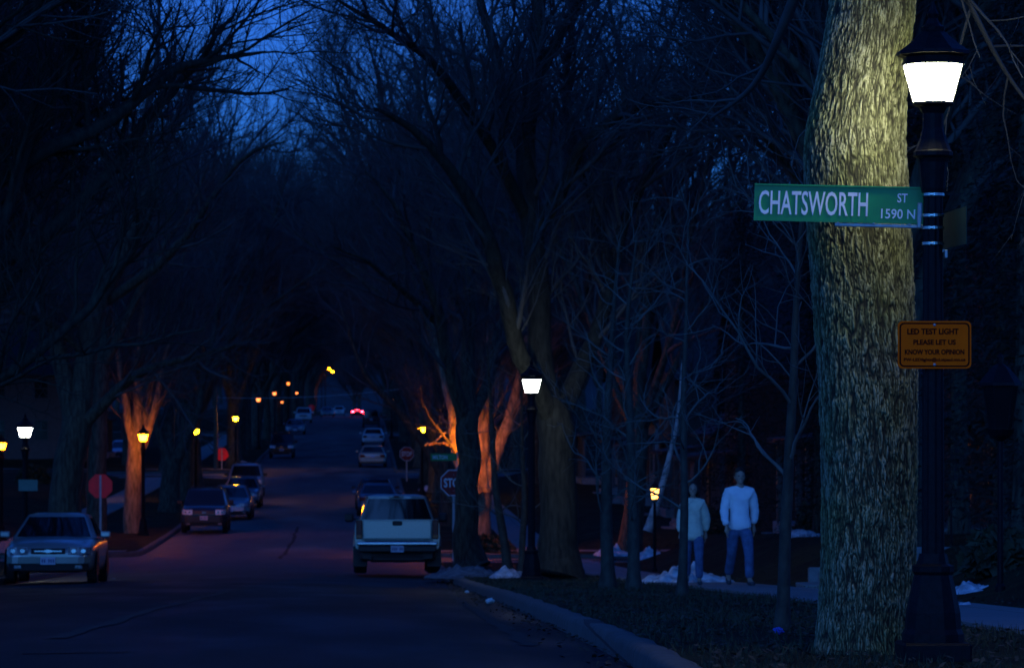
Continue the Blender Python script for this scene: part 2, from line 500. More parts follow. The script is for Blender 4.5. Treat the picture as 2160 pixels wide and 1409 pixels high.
# ------------------------------------------------------------------ ground, road, kerbs, walks
def build_ground():
    xs = np.concatenate([np.linspace(-1500, -160, 12), np.linspace(-150, 150, 31), np.linspace(160, 1500, 12)])
    ys = np.concatenate([np.linspace(-90, 800, 90), np.linspace(820, 1500, 40), np.linspace(1550, 3000, 12)])
    Yg, Xg = np.meshgrid(ys, xs, indexing='ij')
    o = grid_mesh('ground', Xg, Yg, road_z(Yg) - .5 + .004 * np.abs(Xg) * (np.abs(Xg) > 150), M['earth'])
    tag(o, kind='structure')
    # main road with a crown
    xs = np.linspace(CURB_L - .02, CURB_R + .02, 17)
    ys = np.concatenate([np.arange(-30, 150, 1.5), np.arange(150, 765, 5)])
    Yg, Xg = np.meshgrid(ys, xs, indexing='ij')
    mid = (CURB_L + CURB_R) / 2; hw = (CURB_R - CURB_L) / 2
    Z = road_z(Yg) + .07 * (1 - ((Xg - mid) / hw) ** 2)
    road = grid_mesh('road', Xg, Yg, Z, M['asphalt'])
    tag(road, kind='structure')
    for k, (a, b) in enumerate(CROSS + [(-5.0, 13.0)]):
        for s in (-1, 1):
            x0 = CURB_R + .02 if s > 0 else -120
            x1 = 120 if s > 0 else CURB_L - .02
            ys = np.linspace(a - 6, b + 6, 13); xs = np.linspace(x0, x1, 30)
            Yg, Xg = np.meshgrid(ys, xs, indexing='ij')
            o = grid_mesh('cross_street', Xg, Yg, road_z(Yg) - .006, M['asphalt'])
            tag(o, kind='structure')
    # sealed cracks: thin raised beads of tar on the road surface
    rnd = random.Random(4)
    for pts in ([(130, 1352), (250, 1312), (380, 1275), (470, 1252), (540, 1240)], [(590, 1180), (608, 1160), (622, 1128), (628, 1110)],
                [(40, 1385), (160, 1382), (290, 1380)], [(930, 1240), (1000, 1282), (1060, 1318), (1130, 1360)]):
        v = []; 
        base = []
        for px, py in pts:
            # intersect the pixel ray with the road surface
            Yv = 24.0
            for Yt in np.arange(15, 300, .05):
                if CZ + (VY - py) * Yt / F <= rz_(Yt) + .05: Yv = Yt; break
            base.append((PX(px, Yv), Yv))
        fine = []
        for (x0, y0), (x1, y1) in zip(base[:-1], base[1:]):
            for i in range(8):
                t = i / 8
                fine.append((x0 + (x1 - x0) * t + rnd.uniform(-.05, .05), y0 + (y1 - y0) * t))
        q = []
        for i, (x, y) in enumerate(fine):
            w = .05 + .03 * rnd.random()
            w *= 1.0
            dx = fine[min(i + 1, len(fine) - 1)][0] - fine[max(i - 1, 0)][0]; dy = fine[min(i + 1, len(fine) - 1)][1] - fine[max(i - 1, 0)][1]
            L = math.hypot(dx, dy) or 1
            nx, ny = -dy / L * w, dx / L * w
            for s in (-1, 1):
                X, Yy = x + s * nx, y + s * ny
                v.append((X, Yy, rz_(Yy) + .07 * (1 - ((X - mid) / hw) ** 2) + .007))
            if i: q.append((2 * i - 2, 2 * i - 1, 2 * i + 1, 2 * i))
        raw_mesh('crack_seal', v, q, M['tar'], True, parent=road)


def block_edge(y, y0, y1, side, r=4.0, first=False):
    """x of the kerb line at this y (rounded into the cross street at both block ends)"""
    xc = CURB_R if side > 0 else CURB_L
    t = np.minimum(y - y0, y1 - y)
    t = np.clip(t, 0, r)
    off = r - np.sqrt(np.maximum(0, r * r - (r - t) ** 2))
    return xc + side * off


def build_blocks():
    for bi, (y0, y1) in enumerate(BLOCKS):
        near = y0 < 120
        for side in (1, -1):
            r = 4.0
            st = .5 if near else 2.0
            ys = np.concatenate([y0 + r * (1 - np.cos(np.linspace(0, PI / 2, 9))), np.arange(y0 + r + st, y1 - r - .2, st), y1 - r * (1 - np.cos(np.linspace(PI / 2, 0, 9)))])
            xe = block_edge(ys, y0, y1, side) + side * .17
            xw = 140.0 * side
            ab = np.array([0, .25, .6, 1.0, 1.5, 2.0, 2.5, 3.0, 3.6, 4.2, 4.8, 5.4, 6.0, 6.6, 7.2, 8.0, 9, 10, 12, 15, 20, 30, 50, 80, 138.0])
            X = xe[:, None] + side * ab[None, :]
            Yg = np.repeat(ys[:, None], len(ab), 1)
            Z = lawn_z(X, Yg) - .012
            Z[:, 0] = road_z(ys) + .13
            o = grid_mesh('lawn', X, Yg, Z, M['lawn']); tag(o, kind='structure')
            # kerb swept round the block corner
            path = []
            for x in np.linspace(70, r + .3, 12): path.append(((CURB_R if side > 0 else CURB_L) + side * x, y0, (0, 1)))
            for a in np.linspace(0, PI / 2, 10):
                cx = (CURB_R if side > 0 else CURB_L) + side * r
                path.append((cx - side * r * math.sin(a), y0 + r - r * math.cos(a), (side * math.sin(a), math.cos(a))))
            for y in np.arange(y0 + r + st, y1 - r - .2, st): path.append((CURB_R if side > 0 else CURB_L, y, (side, 0)))
            for a in np.linspace(PI / 2, 0, 10):
                cx = (CURB_R if side > 0 else CURB_L) + side * r
                path.append((cx - side * r * math.sin(a), y1 - r + r * math.cos(a), (side * math.sin(a), -math.cos(a))))
            for x in np.linspace(r + .3, 70, 12): path.append(((CURB_R if side > 0 else CURB_L) + side * x, y1, (0, -1)))
            prof = [(-.01, -.1), (.0, .0), (.012, .105), (.03, .14), (.06, .152), (.15, .152), (.2, .145), (.205, .02)]
            V = []
            rr = random.Random(bi * 7 + side)
            for x, y, (nx, ny) in path:
                zz = rz_(y); w = rr.uniform(-.008, .008)
                for d, h in prof: V.append((x + nx * (d + w * (h > .05)), y + ny * (d + w * (h > .05)), zz + h + w * (h > .05)))
            n = len(prof); Q = []
            for i in range(len(path) - 1):
                for k in range(n - 1):
                    a = i * n + k
                    Q.append((a, a + 1, a + n + 1, a + n))
            o = raw_mesh('kerb', V, Q, M['curb'], True); tag(o, kind='structure')
            # pavement strip
            xa, xb = (4.9, 6.4) if side > 0 else (-12.8, -11.2)
            ys2 = np.concatenate([np.arange(y0 + .25, min(y1, 130), .75), np.arange(max(130, y0 + .25), y1 - .2, 3.0)]) if near else np.arange(y0 + .25, y1 - .2, 3.0)
            if len(ys2) > 1:
                Yg, Xg = np.meshgrid(ys2, np.array([xa - .002, xa, (xa + xb) / 2, xb, xb + .002]), indexing='ij')
                Zs = road_z(Yg) + .17; Zs[:, 0] -= .08; Zs[:, -1] -= .08
                o = grid_mesh('sidewalk', Xg, Yg, Zs, M['walk'], False); tag(o, kind='structure')
            # crossing pavement beside the cross street
            for yy in ((y1 - 4.6, y1 - 3.1), (y0 + 3.1, y0 + 4.6)):
                if yy[0] < 40 or yy[0] > 600: continue
                for xa2, xb2 in (((6.4, 60) if side > 0 else (-70, -12.8)), ((2.2, 4.9) if side > 0 else (-11.2, -7.8))):
                    Yg, Xg = np.meshgrid(np.array(yy), np.linspace(xa2, xb2, 24), indexing='ij')
                    o = grid_mesh('sidewalk', Xg, Yg, lawn_z(Xg, Yg) + .02, M['walk'], False); tag(o, kind='structure')


def build_litter():
    """leaf litter and dormant grass on the near verge: nobody could count it"""
    rng = np.random.default_rng(5)
    def scatter(n, y0, y1, x0, x1, p=1.6):
        y = y0 + (y1 - y0) * rng.random(n) ** p
        x = x0 + (x1 - x0) * rng.random(n)
        return x, y
    # leaves
    x, y = scatter(4200, 18, 75, 1.95, 4.85)
    x2, y2 = scatter(1800, 20, 80, 6.5, 12)
    x3 = 1.8 - np.abs(rng.normal(0, .18, 1200)); y3 = 20 + 70 * rng.random(1200)
    x = np.concatenate([x, x2]); y = np.concatenate([y, y2])
    z = np.concatenate([lawn_z(x, y) + .012, road_z(y3) + .012]); x = np.concatenate([x, x3]); y = np.concatenate([y, y3])
    n = len(x)
    a = rng.random(n) * 6.28; s = .012 + .022 * rng.random(n); tl = rng.normal(0, .3, (n, 2))
    ux = np.stack([np.cos(a), np.sin(a), tl[:, 0]], -1) * s[:, None]; uy = np.stack([-np.sin(a), np.cos(a), tl[:, 1]], -1) * s[:, None] * .6
    c = np.stack([x, y, z + .012], -1)
    v = np.stack([c - ux, c - uy, c + ux, c + uy], 1).reshape(-1, 3)
    o = raw_mesh('leaf_litter', v, np.arange(4 * n).reshape(-1, 4), M['leaf'], False)
    tag(o, 'dead brown leaves strewn over the near verge and gutter', 'leaf litter', kind='stuff')
    # grass tufts
    x, y = scatter(26000, 18, 80, 1.98, 4.88)
    x2, y2 = scatter(14000, 22, 95, 6.45, 13)
    x = np.concatenate([x, x2]); y = np.concatenate([y, y2]); n = len(x)
    keep = (np.sin(x * 3.1 + 1.7 * np.sin(y * .9)) * np.sin(y * 1.7 + x) + rng.normal(0, .6, n)) > -.3
    x = x[keep]; y = y[keep]; n = len(x)
    z = lawn_z(x, y) - .015
    a = rng.random(n) * 6.28; h = .03 + .06 * rng.random(n); w = .004 + .004 * rng.random(n)
    b = np.stack([x, y, z], -1); side = np.stack([np.cos(a), np.sin(a), 0 * a], -1) * w[:, None]
    tip = b + np.stack([rng.normal(0, .03, n), rng.normal(0, .03, n), h], -1)
    v = np.stack([b - side, b + side, tip], 1).reshape(-1, 3)
    o = raw_mesh('grass', v, np.arange(3 * n).reshape(-1, 3), M['grass'], False)
    tag(o, 'short dormant grass growing on the near verge and lawn bank', 'grass', kind='stuff')


def snow_patch(px, py, Y, wx, wy, h, label, group=None, m='snow', seed=0, zoff=0.0):
    x0 = PX(px, Y); rnd = random.Random(seed)
    n = 60
    V = []; Q = []
    offs = [rnd.uniform(.7, 1.15) for _ in range(24)]
    rings = 22
    for i in range(rings + 1):
        t = i / rings
        for k in range(n):
            a = 2 * PI * k / n
            f = k / n * 24; e = offs[int(f) % 24] * (1 - f % 1) + offs[(int(f) + 1) % 24] * (f % 1)
            x = x0 + wx / 2 * t * e * math.cos(a); y = Y + wy / 2 * t * e * math.sin(a)
            hh = h * (1 - t ** 1.7) * (.5 + .9 * abs(mnoise.noise((x * 2.7, y * 2.7, seed))) + .5 * mnoise.noise((x * 7, y * 5, seed))) + .035 * mnoise.noise((x * 19, y * 13, seed)) - .03 * t * abs(mnoise.noise((x * 5, y * 5, seed + 3))) * 2
            if t == 1: hh = -.04
            V.append((x, y, lz(x, y) + zoff + max(hh, -.04)))
    for i in range(rings):
        for k in range(n):
            Q.append((i * n + k, i * n + (k + 1) % n, (i + 1) * n + (k + 1) % n, (i + 1) * n + k))
    o = raw_mesh('snow_patch', V, Q, M[m], True)
    return tag(o, label, 'snow', group)
# ------------------------------------------------------------------ bare trees
class Tubes:
    def __init__(self): self.g = {}
    def add(self, pts, rad, sides):
        self.g.setdefault((len(pts), sides), []).append((pts, rad))
    def mesh(self, name):
        VV, QQ, off = [], [], 0
        for (n, s), lst in self.g.items():
            p = np.array([a for a, _ in lst], float)
            r = np.array([b for _, b in lst], float)
            t = np.empty_like(p)
            t[:, 1:-1] = p[:, 2:] - p[:, :-2]; t[:, 0] = p[:, 1] - p[:, 0]; t[:, -1] = p[:, -1] - p[:, -2]
            t /= np.linalg.norm(t, axis=-1, keepdims=True) + 1e-9
            ax = p[:, -1] - p[:, 0]
            ref = np.where((np.abs(ax[:, 2]) > .8 * np.linalg.norm(ax, axis=-1))[:, None], np.array([1., 0, 0]), np.array([0, 0, 1.]))[:, None, :]
            u = np.cross(t, ref); u /= np.linalg.norm(u, axis=-1, keepdims=True) + 1e-9
            w = np.cross(t, u)
            a = np.arange(s) * 2 * PI / s
            ring = p[:, :, None, :] + r[:, :, None, None] * (np.cos(a)[None, None, :, None] * u[:, :, None, :] + np.sin(a)[None, None, :, None] * w[:, :, None, :])
            B = len(lst)
            idx = np.arange(B * n * s).reshape(B, n, s) + off
            q = np.stack([idx[:, :-1, :], np.roll(idx, -1, 2)[:, :-1, :], np.roll(idx, -1, 2)[:, 1:, :], idx[:, 1:, :]], -1).reshape(-1, 4)
            VV.append(ring.reshape(-1, 3)); QQ.append(q); off += B * n * s
        return raw_me(name, np.concatenate(VV), np.concatenate(QQ), True)


SIDES = [10, 6, 5, 3, 3]


def perp(d, rng):
    v = rng.normal(size=3)
    v -= d * v.dot(d)
    return v / (np.linalg.norm(v) + 1e-9)


def run(p, d, L, n, wob, trop, rng):
    pts = [p]; st = L / n
    for i in range(n):
        d = d + rng.normal(size=3) * wob + np.array([0, 0, trop])
        d /= np.linalg.norm(d)
        p = p + d * st
        pts.append(p)
    return np.array(pts), d


def spawn(T, pts, rad, lvl, cfg, rng, t0=.2):
    """children along one limb; lvl is the level of the children (1 branch, 2 branchlet, 3 twig)"""
    seg = np.linalg.norm(np.diff(pts, axis=0), axis=1); cum = np.concatenate([[0], np.cumsum(seg)]); L = cum[-1]
    n = max(2, int(L * cfg['dens'][lvl] * rng.uniform(.8, 1.2)))
    for k in range(n):
        t = t0 + (1 - t0) * (k + rng.random()) / n
        s = t * L
        i = min(len(seg) - 1, int(np.searchsorted(cum, s) - 1)); i = max(i, 0)
        f = (s - cum[i]) / (seg[i] + 1e-9)
        p = pts[i] * (1 - f) + pts[i + 1] * f
        r = rad[i] * (1 - f) + rad[i + 1] * f
        d = pts[i + 1] - pts[i]; d = d / (np.linalg.norm(d) + 1e-9)
        a = math.radians(rng.uniform(*cfg['ang'][lvl]))
        c = d * math.cos(a) + perp(d, rng) * math.sin(a)
        c[2] += cfg['up']; c /= np.linalg.norm(c)
        Lc = cfg['len'][lvl] * rng.uniform(.55, 1.15) * (1 - .45 * t)
        rc = max(cfg['rmin'][lvl], min(r * .62, cfg['rmax'][lvl] * rng.uniform(.7, 1.1)))
        nseg = (7, 6, 4, 3, 2)[lvl]
        cp, cd = run(p, c, Lc, nseg, cfg['wob'], cfg['trop'], rng)
        cr = rc * np.linspace(1, .35, nseg + 1)
        T.add(cp, cr, SIDES[lvl])
        if lvl < 4 and cfg['dens'][lvl + 1] > 0:
            spawn(T, cp, cr, lvl + 1, cfg, rng, .15 if lvl > 1 else .2)


CFG = dict(dens=[0, 1.9, 3.3, 5.6, 0], ang=[0, (25, 60), (30, 60), (25, 55), (25, 50)], len=[0, 4.2, 2.2, 1.0, .4],
           rmin=[0, .02, .010, .0066, .003], rmax=[0, .06, .022, .009, .004], wob=.13, trop=.045, up=.22)


def bare_tree_meshes(seed, H=16.0, trunk_h=4.0, r0=.36, spread=.62, nl=6, cfg=CFG):
    rng = np.random.default_rng(seed)
    TT, TC = Tubes(), Tubes()
    tp, d = run(np.array([0, 0, -.2]), np.array([rng.normal() * .06, rng.normal() * .06, 1.0]), trunk_h + .2, 7, .035, .03, rng)
    tr = r0 * np.array([1.55, 1.12, 1.0, .96, .93, .92, .95, .9])
    TT.add(tp, tr, 14)
    a0 = rng.random() * 6.28
    for k in range(nl):
        a = a0 + 2 * PI * k / nl + rng.normal() * .3
        sp = spread * rng.uniform(.45, 1.25)
        if k == 0: sp *= .25
        dd = np.array([math.cos(a) * sp, math.sin(a) * sp, 1.0]); dd /= np.linalg.norm(dd)
        st = tp[rng.integers(5, 8)]
        L = (H - trunk_h) * rng.uniform(.8, 1.05) * (1 if sp < .5 else .95)
        lp, ld = run(st, dd, L, 10, .085, .02, rng)
        lr = r0 * rng.uniform(.42, .6) * (np.linspace(1, .12, 11) ** .9)
        TT.add(lp, lr, 9)
        spawn(TC, lp, lr, 1, cfg, rng, .16)
        # secondary fork limbs
        for j in range(2):
            i = rng.integers(2, 6)
            dd2 = lp[i + 1] - lp[i]; dd2 /= np.linalg.norm(dd2)
            an = math.radians(rng.uniform(25, 48))
            dd2 = dd2 * math.cos(an) + perp(dd2, rng) * math.sin(an); dd2[2] += .1; dd2 /= np.linalg.norm(dd2)
            mp, _ = run(lp[i], dd2, L * rng.uniform(.4, .62), 8, .1, .03, rng)
            mr = lr[i] * .68 * np.linspace(1, .15, 9)
            TT.add(mp, mr, 7)
            spawn(TC, mp, mr, 1, cfg, rng, .15)
    return TT.mesh('trunk'), TC.mesh('crown')


def catmull(pts, rad, per=5):
    pts = [np.array(p, float) for p in pts]
    out, ro = [], []
    n = len(pts)
    for i in range(n - 1):
        p0 = pts[max(0, i - 1)]; p1 = pts[i]; p2 = pts[i + 1]; p3 = pts[min(n - 1, i + 2)]
        for k in range(per):
            t = k / per
            out.append(.5 * ((2 * p1) + (-p0 + p2) * t + (2 * p0 - 5 * p1 + 4 * p2 - p3) * t * t + (-p0 + 3 * p1 - 3 * p2 + p3) * t ** 3))
            ro.append(rad[i] * (1 - t) + rad[i + 1] * t)
    out.append(pts[-1]); ro.append(rad[-1])
    return np.array(out), np.array(ro)


def shaped_tree(name, base, limbs, label, seed, cfg=CFG, group=None, bark='bark', twig='twig', cat='tree', lump=.02, t0=.15):
    """a tree whose trunk and limbs follow given lines. limbs: list of (points in world, radii, twigs?)"""
    rng = np.random.default_rng(seed)
    root = empty(name, base, 0, label, cat, group)
    b = np.array(base)
    TT, TC = Tubes(), Tubes()
    for pts, rad, tw in limbs:
        p, r = catmull([np.array(q) - b for q in pts], rad)
        wob = np.cumsum(rng.normal(0, lump, p.shape), 0); wob -= np.linspace(0, 1, len(p))[:, None] * wob[-1]
        p = p + wob * np.clip(np.linspace(0, 1, len(p))[:, None] * 3, 0, 1)
        TT.add(p, r, 16 if max(rad) > .2 else 9)
        if tw: spawn(TC, p, r, 1, cfg, rng, t0)
    link('trunk', TT.mesh('trunk'), M[bark], root)
    if TC.g: link('crown', TC.mesh('crown'), M[twig], root)
    return root


def px_limb(Y, pts, rad, tw=True, dy=0.0):
    n = len(pts)
    return ([tuple(P(px, py, Y + dy * i / (n - 1))) for i, (px, py) in enumerate(pts)], rad, tw)


def young_tree_meshes(seed, H=6.0, r0=.06, lean=(0, 0), dens=2.6, low=1.1):
    rng = np.random.default_rng(seed)
    TT, TC = Tubes(), Tubes()
    tp, d = run(np.array([0, 0, -.1]), np.array([lean[0], lean[1], 1.0]), H * .82, 14, .028, .05, rng)
    tr = r0 * np.concatenate([[1.75, 1.12, 1.0], np.linspace(.97, .16, 12)])
    TT.add(tp, tr, 12)
    seg = np.linalg.norm(np.diff(tp, axis=0), axis=1); cum = np.concatenate([[0], np.cumsum(seg)]); L = cum[-1]
    cfg = dict(CFG); cfg['dens'] = [0, 0, 4.2, 5.0, 0]; cfg['len'] = [0, 2.0, .9, .42, .3]; cfg['wob'] = .19; cfg['trop'] = .06
    cfg['rmin'] = [0, .009, .006, .0042, .003]; cfg['rmax'] = [0, .022, .010, .006, .004]
    n = int((L - low) * dens)
    for k in range(n):
        s = low + (L - low) * (k + rng.random()) / n
        i = max(0, min(len(seg) - 1, int(np.searchsorted(cum, s) - 1))); f = (s - cum[i]) / seg[i]
        p = tp[i] * (1 - f) + tp[i + 1] * f; r = tr[i] * (1 - f) + tr[i + 1] * f
        a = k * 2.4 + rng.normal() * .5; el = rng.uniform(.15, .8)
        c = np.array([math.cos(a) * math.cos(el), math.sin(a) * math.cos(el), math.sin(el)])
        cp, cd = run(p, c, 1.8 * rng.uniform(.45, 1.15) * (1 - .5 * s / L), 10, .17, .05, rng)
        cr = min(r * .45, .018) * np.linspace(1, .25, 11)
        TC.add(cp, cr, 5)
        spawn(TC, cp, cr, 2, cfg, rng, .15)
    return TT.mesh('trunk'), TC.mesh('crown')


def tree_from(name, tm, cm, loc, rz, sc, label, group=None, bark='bark', twig='twig', cat='tree'):
    root = empty(name, loc, rz, label, cat, group)
    root.scale = (sc, sc, sc)
    t = bpy.data.objects.new('trunk', tm); COL.objects.link(t); t.parent = root
    c = bpy.data.objects.new('crown', cm); COL.objects.link(c); c.parent = root
    if not tm.materials: tm.materials.append(M[bark])
    if not cm.materials: cm.materials.append(M[twig])
    return root


def spruce_meshes(seed, H=10.0, R=2.6):
    rng = np.random.default_rng(seed)
    bm = BM(); lathe(bm, [(.2, -.1), (.15, 1), (.02, H)], 8)
    me = bpy.data.meshes.new('trunk'); bm.to_mesh(me); bm.free()
    V = []
    nb = 330
    for k in range(nb):
        t = (k / nb) ** .85
        z = .35 + (H - .5) * t
        a = k * 2.399 + rng.normal() * .2
        L = R * (1 - t) ** .9 * rng.uniform(.7, 1.15) + .15
        m = int(14 + 44 * L / R)
        for j in range(m):
            s = (j + rng.random()) / m
            x = L * s; dz = -.28 * x + .12 * x * x / max(L, .3)
            c = np.array([math.cos(a) * x, math.sin(a) * x, z + dz]) + rng.normal(0, .07, 3)
            sz = (.2 * (1 - s * .4)) * rng.uniform(.6, 1.2)
            d = np.array([math.cos(a + rng.normal() * .9), math.sin(a + rng.normal() * .9), -.35 + rng.normal() * .3]); d /= np.linalg.norm(d)
            u = perp(d, rng) * sz * .16
            V.append([c - u, c + d * sz * .5 - u * .6, c + d * sz, c + d * sz * .5 + u * .8])
    V = np.array(V).reshape(-1, 3)
    cm = raw_me('crown', V, np.arange(len(V)).reshape(-1, 4), False)
    me.materials.append(M['bark']); cm.materials.append(M['needle'])
    return me, cm


def hero_trunk():
    """the big ash trunk beside the near lamp: bark plates modelled as relief"""
    Y0 = 24.5
    cl = [(1842, -420), (1843, -150), (1840, 0), (1818, 150), (1799, 300), (1805, 430), (1816, 600), (1828, 800), (1832, 1000), (1830, 1200), (1826, 1300), (1824, 1362), (1824, 1400)]
    wd = [190, 178, 180, 188, 214, 218, 214, 206, 198, 196, 202, 212, 226]
    pys = np.array([c[1] for c in cl], float)
    NZ, NA = 1000, 480
    py = np.linspace(-420, 1392, NZ)
    def cr(vals):
        k = np.hanning(61); k /= k.sum()
        v = np.interp(py, pys, vals)
        return np.convolve(np.pad(v, 30, mode='edge'), k, mode='valid')
    cx = cr([c[0] for c in cl]); w = cr(wd)
    Xc = (cx - VX) * Y0 / F; R = w / 2 * Y0 / F; Z = CZ + (VY - py) * Y0 / F
    th = np.linspace(0, 2 * PI, NA, endpoint=False)
    base = Vector((float(Xc[-1]), Y0, float(Z[-1])))
    H = np.zeros((NZ, NA))
    # vertical-plate bark from a warped, stretched cellular field
    for i in range(NZ):
        z = Z[i]
        for j in range(NA):
            a = th[j]
            if abs(((a + PI / 2 + PI) % (2 * PI)) - PI) > 1.9 and (i % 2 or j % 2):
                continue
            ca, sa = math.cos(a) * .37, math.sin(a) * .37
            w0 = mnoise.noise((ca * 6, sa * 6, z * 3.0)) * .026
            w1 = mnoise.noise((ca * 16 + 7, sa * 16, z * 11.0)) * .009
            cx_, sx_ = ca + w0 + w1, sa + w0 - w1
            f1 = abs(mnoise.noise((cx_ * 36, sx_ * 36, z * 4.6)))
            f2 = abs(mnoise.noise((cx_ * 48 + 31, sx_ * 48, z * 7.2 + 4)))
            f3 = abs(mnoise.noise((cx_ * 80 + 11, sx_ * 80 + 5, z * 20)))
            t = min(f1 / .19, f2 / .17, .3 + f3 / .2, 1.0)
            H[i, j] = t * (.70 + .30 * mnoise.noise((ca * 30, sa * 30, z * 9)) + .28 * mnoise.noise((ca * 90, sa * 90, z * 34)))
    # fill the skipped back-side samples
    back = np.abs(((th + PI / 2 + PI) % (2 * PI)) - PI) > 1.9
    Hb = H.copy()
    Hb[1::2, :] = np.where(back[None, :], H[0::2, :][:len(H[1::2])], H[1::2, :])
    for j in range(1, NA, 2):
        if back[j]: Hb[:, j] = Hb[:, j - 1]
    H = Hb
    lob = np.array([[.03 * math.sin(3 * a + 1) + .02 * math.sin(5 * a + z * .8) for a in th] for z in Z])
    flare = (np.clip((py - 1200) / 190, 0, 1) ** 2)[:, None] * (.05 * np.sin(4 * th + .6)[None, :])
    Rr = R[:, None] * (1 + lob + flare) + (H - .5) * .018
    X = Xc[:, None] + Rr * np.cos(th)[None, :] - base.x
    Yy = Rr * np.sin(th)[None, :]
    Zz = np.repeat(Z[:, None], NA, 1) - base.z
    v = np.stack([X, Yy, Zz], -1).reshape(-1, 3)
    i = np.arange(NZ * NA).reshape(NZ, NA); n2 = np.roll(i, -1, 1)
    q = np.stack([i[:-1], i[1:], n2[1:], n2[:-1]], -1).reshape(-1, 4)
    root = empty('street_tree', base, 0, 'massive furrowed trunk beside the near lamp post, lit white by its lantern', 'tree')
    me = raw_me('trunk', v, q, True)
    at = me.attributes.new('ridge', 'FLOAT', 'POINT'); at.data.foreach_set('value', np.clip(H, 0, 1).astype(np.float32).ravel())
    link('trunk', me, M['hero_bark'], root)
    # upper limbs and crown (above the picture)
    rng = np.random.default_rng(77)
    TC = Tubes()
    top = np.array([X[0].mean(), Yy[0].mean(), Zz[0].mean() - .15])
    for k in range(5):
        a = k * 1.3 + .4
        lp, _ = run(top, np.array([math.cos(a) * .6, math.sin(a) * .6, 1.0]), 8, 9, .08, .03, rng)
        lr = .2 * np.linspace(1, .12, 10)
        TC.add(lp, lr, 10)
        c2 = dict(CFG); c2['dens'] = [0, 1.2, 2.0, 3.0, 0]
        spawn(TC, lp, lr, 1, c2, rng, .2)
    # two low limbs that show either side of the trunk
    c3 = dict(CFG); c3['dens'] = [0, 2.6, 3.4, 4.2, 0]; c3['len'] = [0, 1.5, .8, .45, .3]
    c3['rmin'] = [0, .007, .0045, .003, .002]; c3['rmax'] = [0, .016, .008, .005, .003]; c3['up'] = -.05; c3['trop'] = -.01
    for pts, rad in (([(1860, -330, 24.8), (1960, -150, 25.3), (2050, 20, 25.7), (2120, 150, 26.0), (2190, 240, 26.2), (2280, 310, 26.4)], [.035, .026, .02, .015, .01, .006]),
                     ([(1800, -330, 24.8), (1720, -120, 25.6), (1650, 60, 26.2), (1590, 180, 26.8), (1500, 250, 27.4)], [.07, .05, .035, .022, .01])):
        p, r = catmull([np.array(P(a, b_, c_)) - np.array(base) for a, b_, c_ in pts], rad)
        TC.add(p, r, 8); spawn(TC, p, r, 1, c3, rng, .3)
    link('crown', TC.mesh('crown'), M['twig'], root)
# ------------------------------------------------------------------ street lamps
def make_lamp(glass, shaft_h=2.90):
    """parts of the lantern post, origin on the ground. shaft_h: height of the collar above the ground"""
    root = empty('street_lamp', (0, 0, 0))
    b = BM()
    box(b, (0, 0, .05), (.42, .42, .14), bevel=.015)
    lathe(b, [(.195, .11), (.19, .17), (.175, .2), (.168, .3), (.135, .46), (.118, .53), (.128, .55), (.128, .585), (.098, .60), (.085, .66)], 12, phase=PI / 12)
    obj('base', b, M['iron'], root)
    b = BM()
    # fluted shaft
    n = 24
    rings = []
    for z, r in ((.6, .071), (1.6, .066), (shaft_h, .06)):
        rings.append([b.verts.new(((r - (.006 if i % 2 else 0)) * math.cos(2 * PI * i / n), (r - (.006 if i % 2 else 0)) * math.sin(2 * PI * i / n), z)) for i in range(n)])
    for a, c in zip(rings[:-1], rings[1:]):
        for i in range(n): b.faces.new((a[i], a[(i + 1) % n], c[(i + 1) % n], c[i]))
    obj('shaft', b, M['iron'], root)
    h = shaft_h
    b = BM()
    lathe(b, [(.066, h - .04), (.075, h), (.092, h + .16), (.1, h + .185), (.122, h + .2), (.122, h + .225), (.112, h + .235), (.085, h + .30), (.066, h + .37), (.066, h + .46), (.09, h + .5), (.128, h + .515), (.128, h + .53)], 16)
    obj('collar', b, M['iron'], root)
    g0 = h + .532; g1 = h + .755
    b = BM(); lathe(b, [(.122, g0), (.186, g1)], 8, phase=PI / 8)
    gl = obj('lamp_glass', b, glass, root)
    b = BM()
    for i in range(8):
        a = PI / 8 + i * PI / 4
        tube(b, [(.125 * math.cos(a), .125 * math.sin(a), g0 - .005), (.189 * math.cos(a), .189 * math.sin(a), g1 + .005)], .006, 6)
    lathe(b, [(.178, g1), (.2, g1 + .002), (.2, g1 + .016), (.178, g1 + .018)], 8, phase=PI / 8)
    obj('lantern_frame', b, M['iron'], root)
    b = BM(); lathe(b, [(.185, g1 + .02), (.19, g1 + .05), (.232, g1 + .065), (.228, g1 + .085), (.17, g1 + .125), (.1, g1 + .185), (.07, g1 + .21)], 8, phase=PI / 8)
    obj('roof', b, M['iron'], root)
    b = BM(); lathe(b, [(.07, g1 + .21), (.075, g1 + .235), (.045, g1 + .255), (.028, g1 + .29), (.038, g1 + .315), (.02, g1 + .345), (.004, g1 + .40)], 12)
    obj('finial', b, M['iron'], root)
    return root


def place_lamp(proto, X, Y, label, group, glass=None, lens_z=None, first=False, kind='street lamp'):
    o = proto if first else copy_tree(proto)
    z = lz(X, Y)
    o.location = (X, Y, z - .02)
    if lens_z is not None:
        s = (lens_z - z) / 3.545
        o.scale = (1, 1, s) if .8 < s < 1.25 else (max(.8, min(1.3, s)), max(.8, min(1.3, s)), s)
    if glass:
        for ch in o.children:
            if ch.name.startswith('lamp_glass'):
                ch.data = ch.data.copy(); ch.data.materials.clear(); ch.data.materials.append(glass)
    return tag(o, label, kind, group)


# ------------------------------------------------------------------ signs
def octagon(r, ph=PI / 8):
    return [(r * math.cos(ph + i * PI / 4), r * math.sin(ph + i * PI / 4)) for i in range(8)]


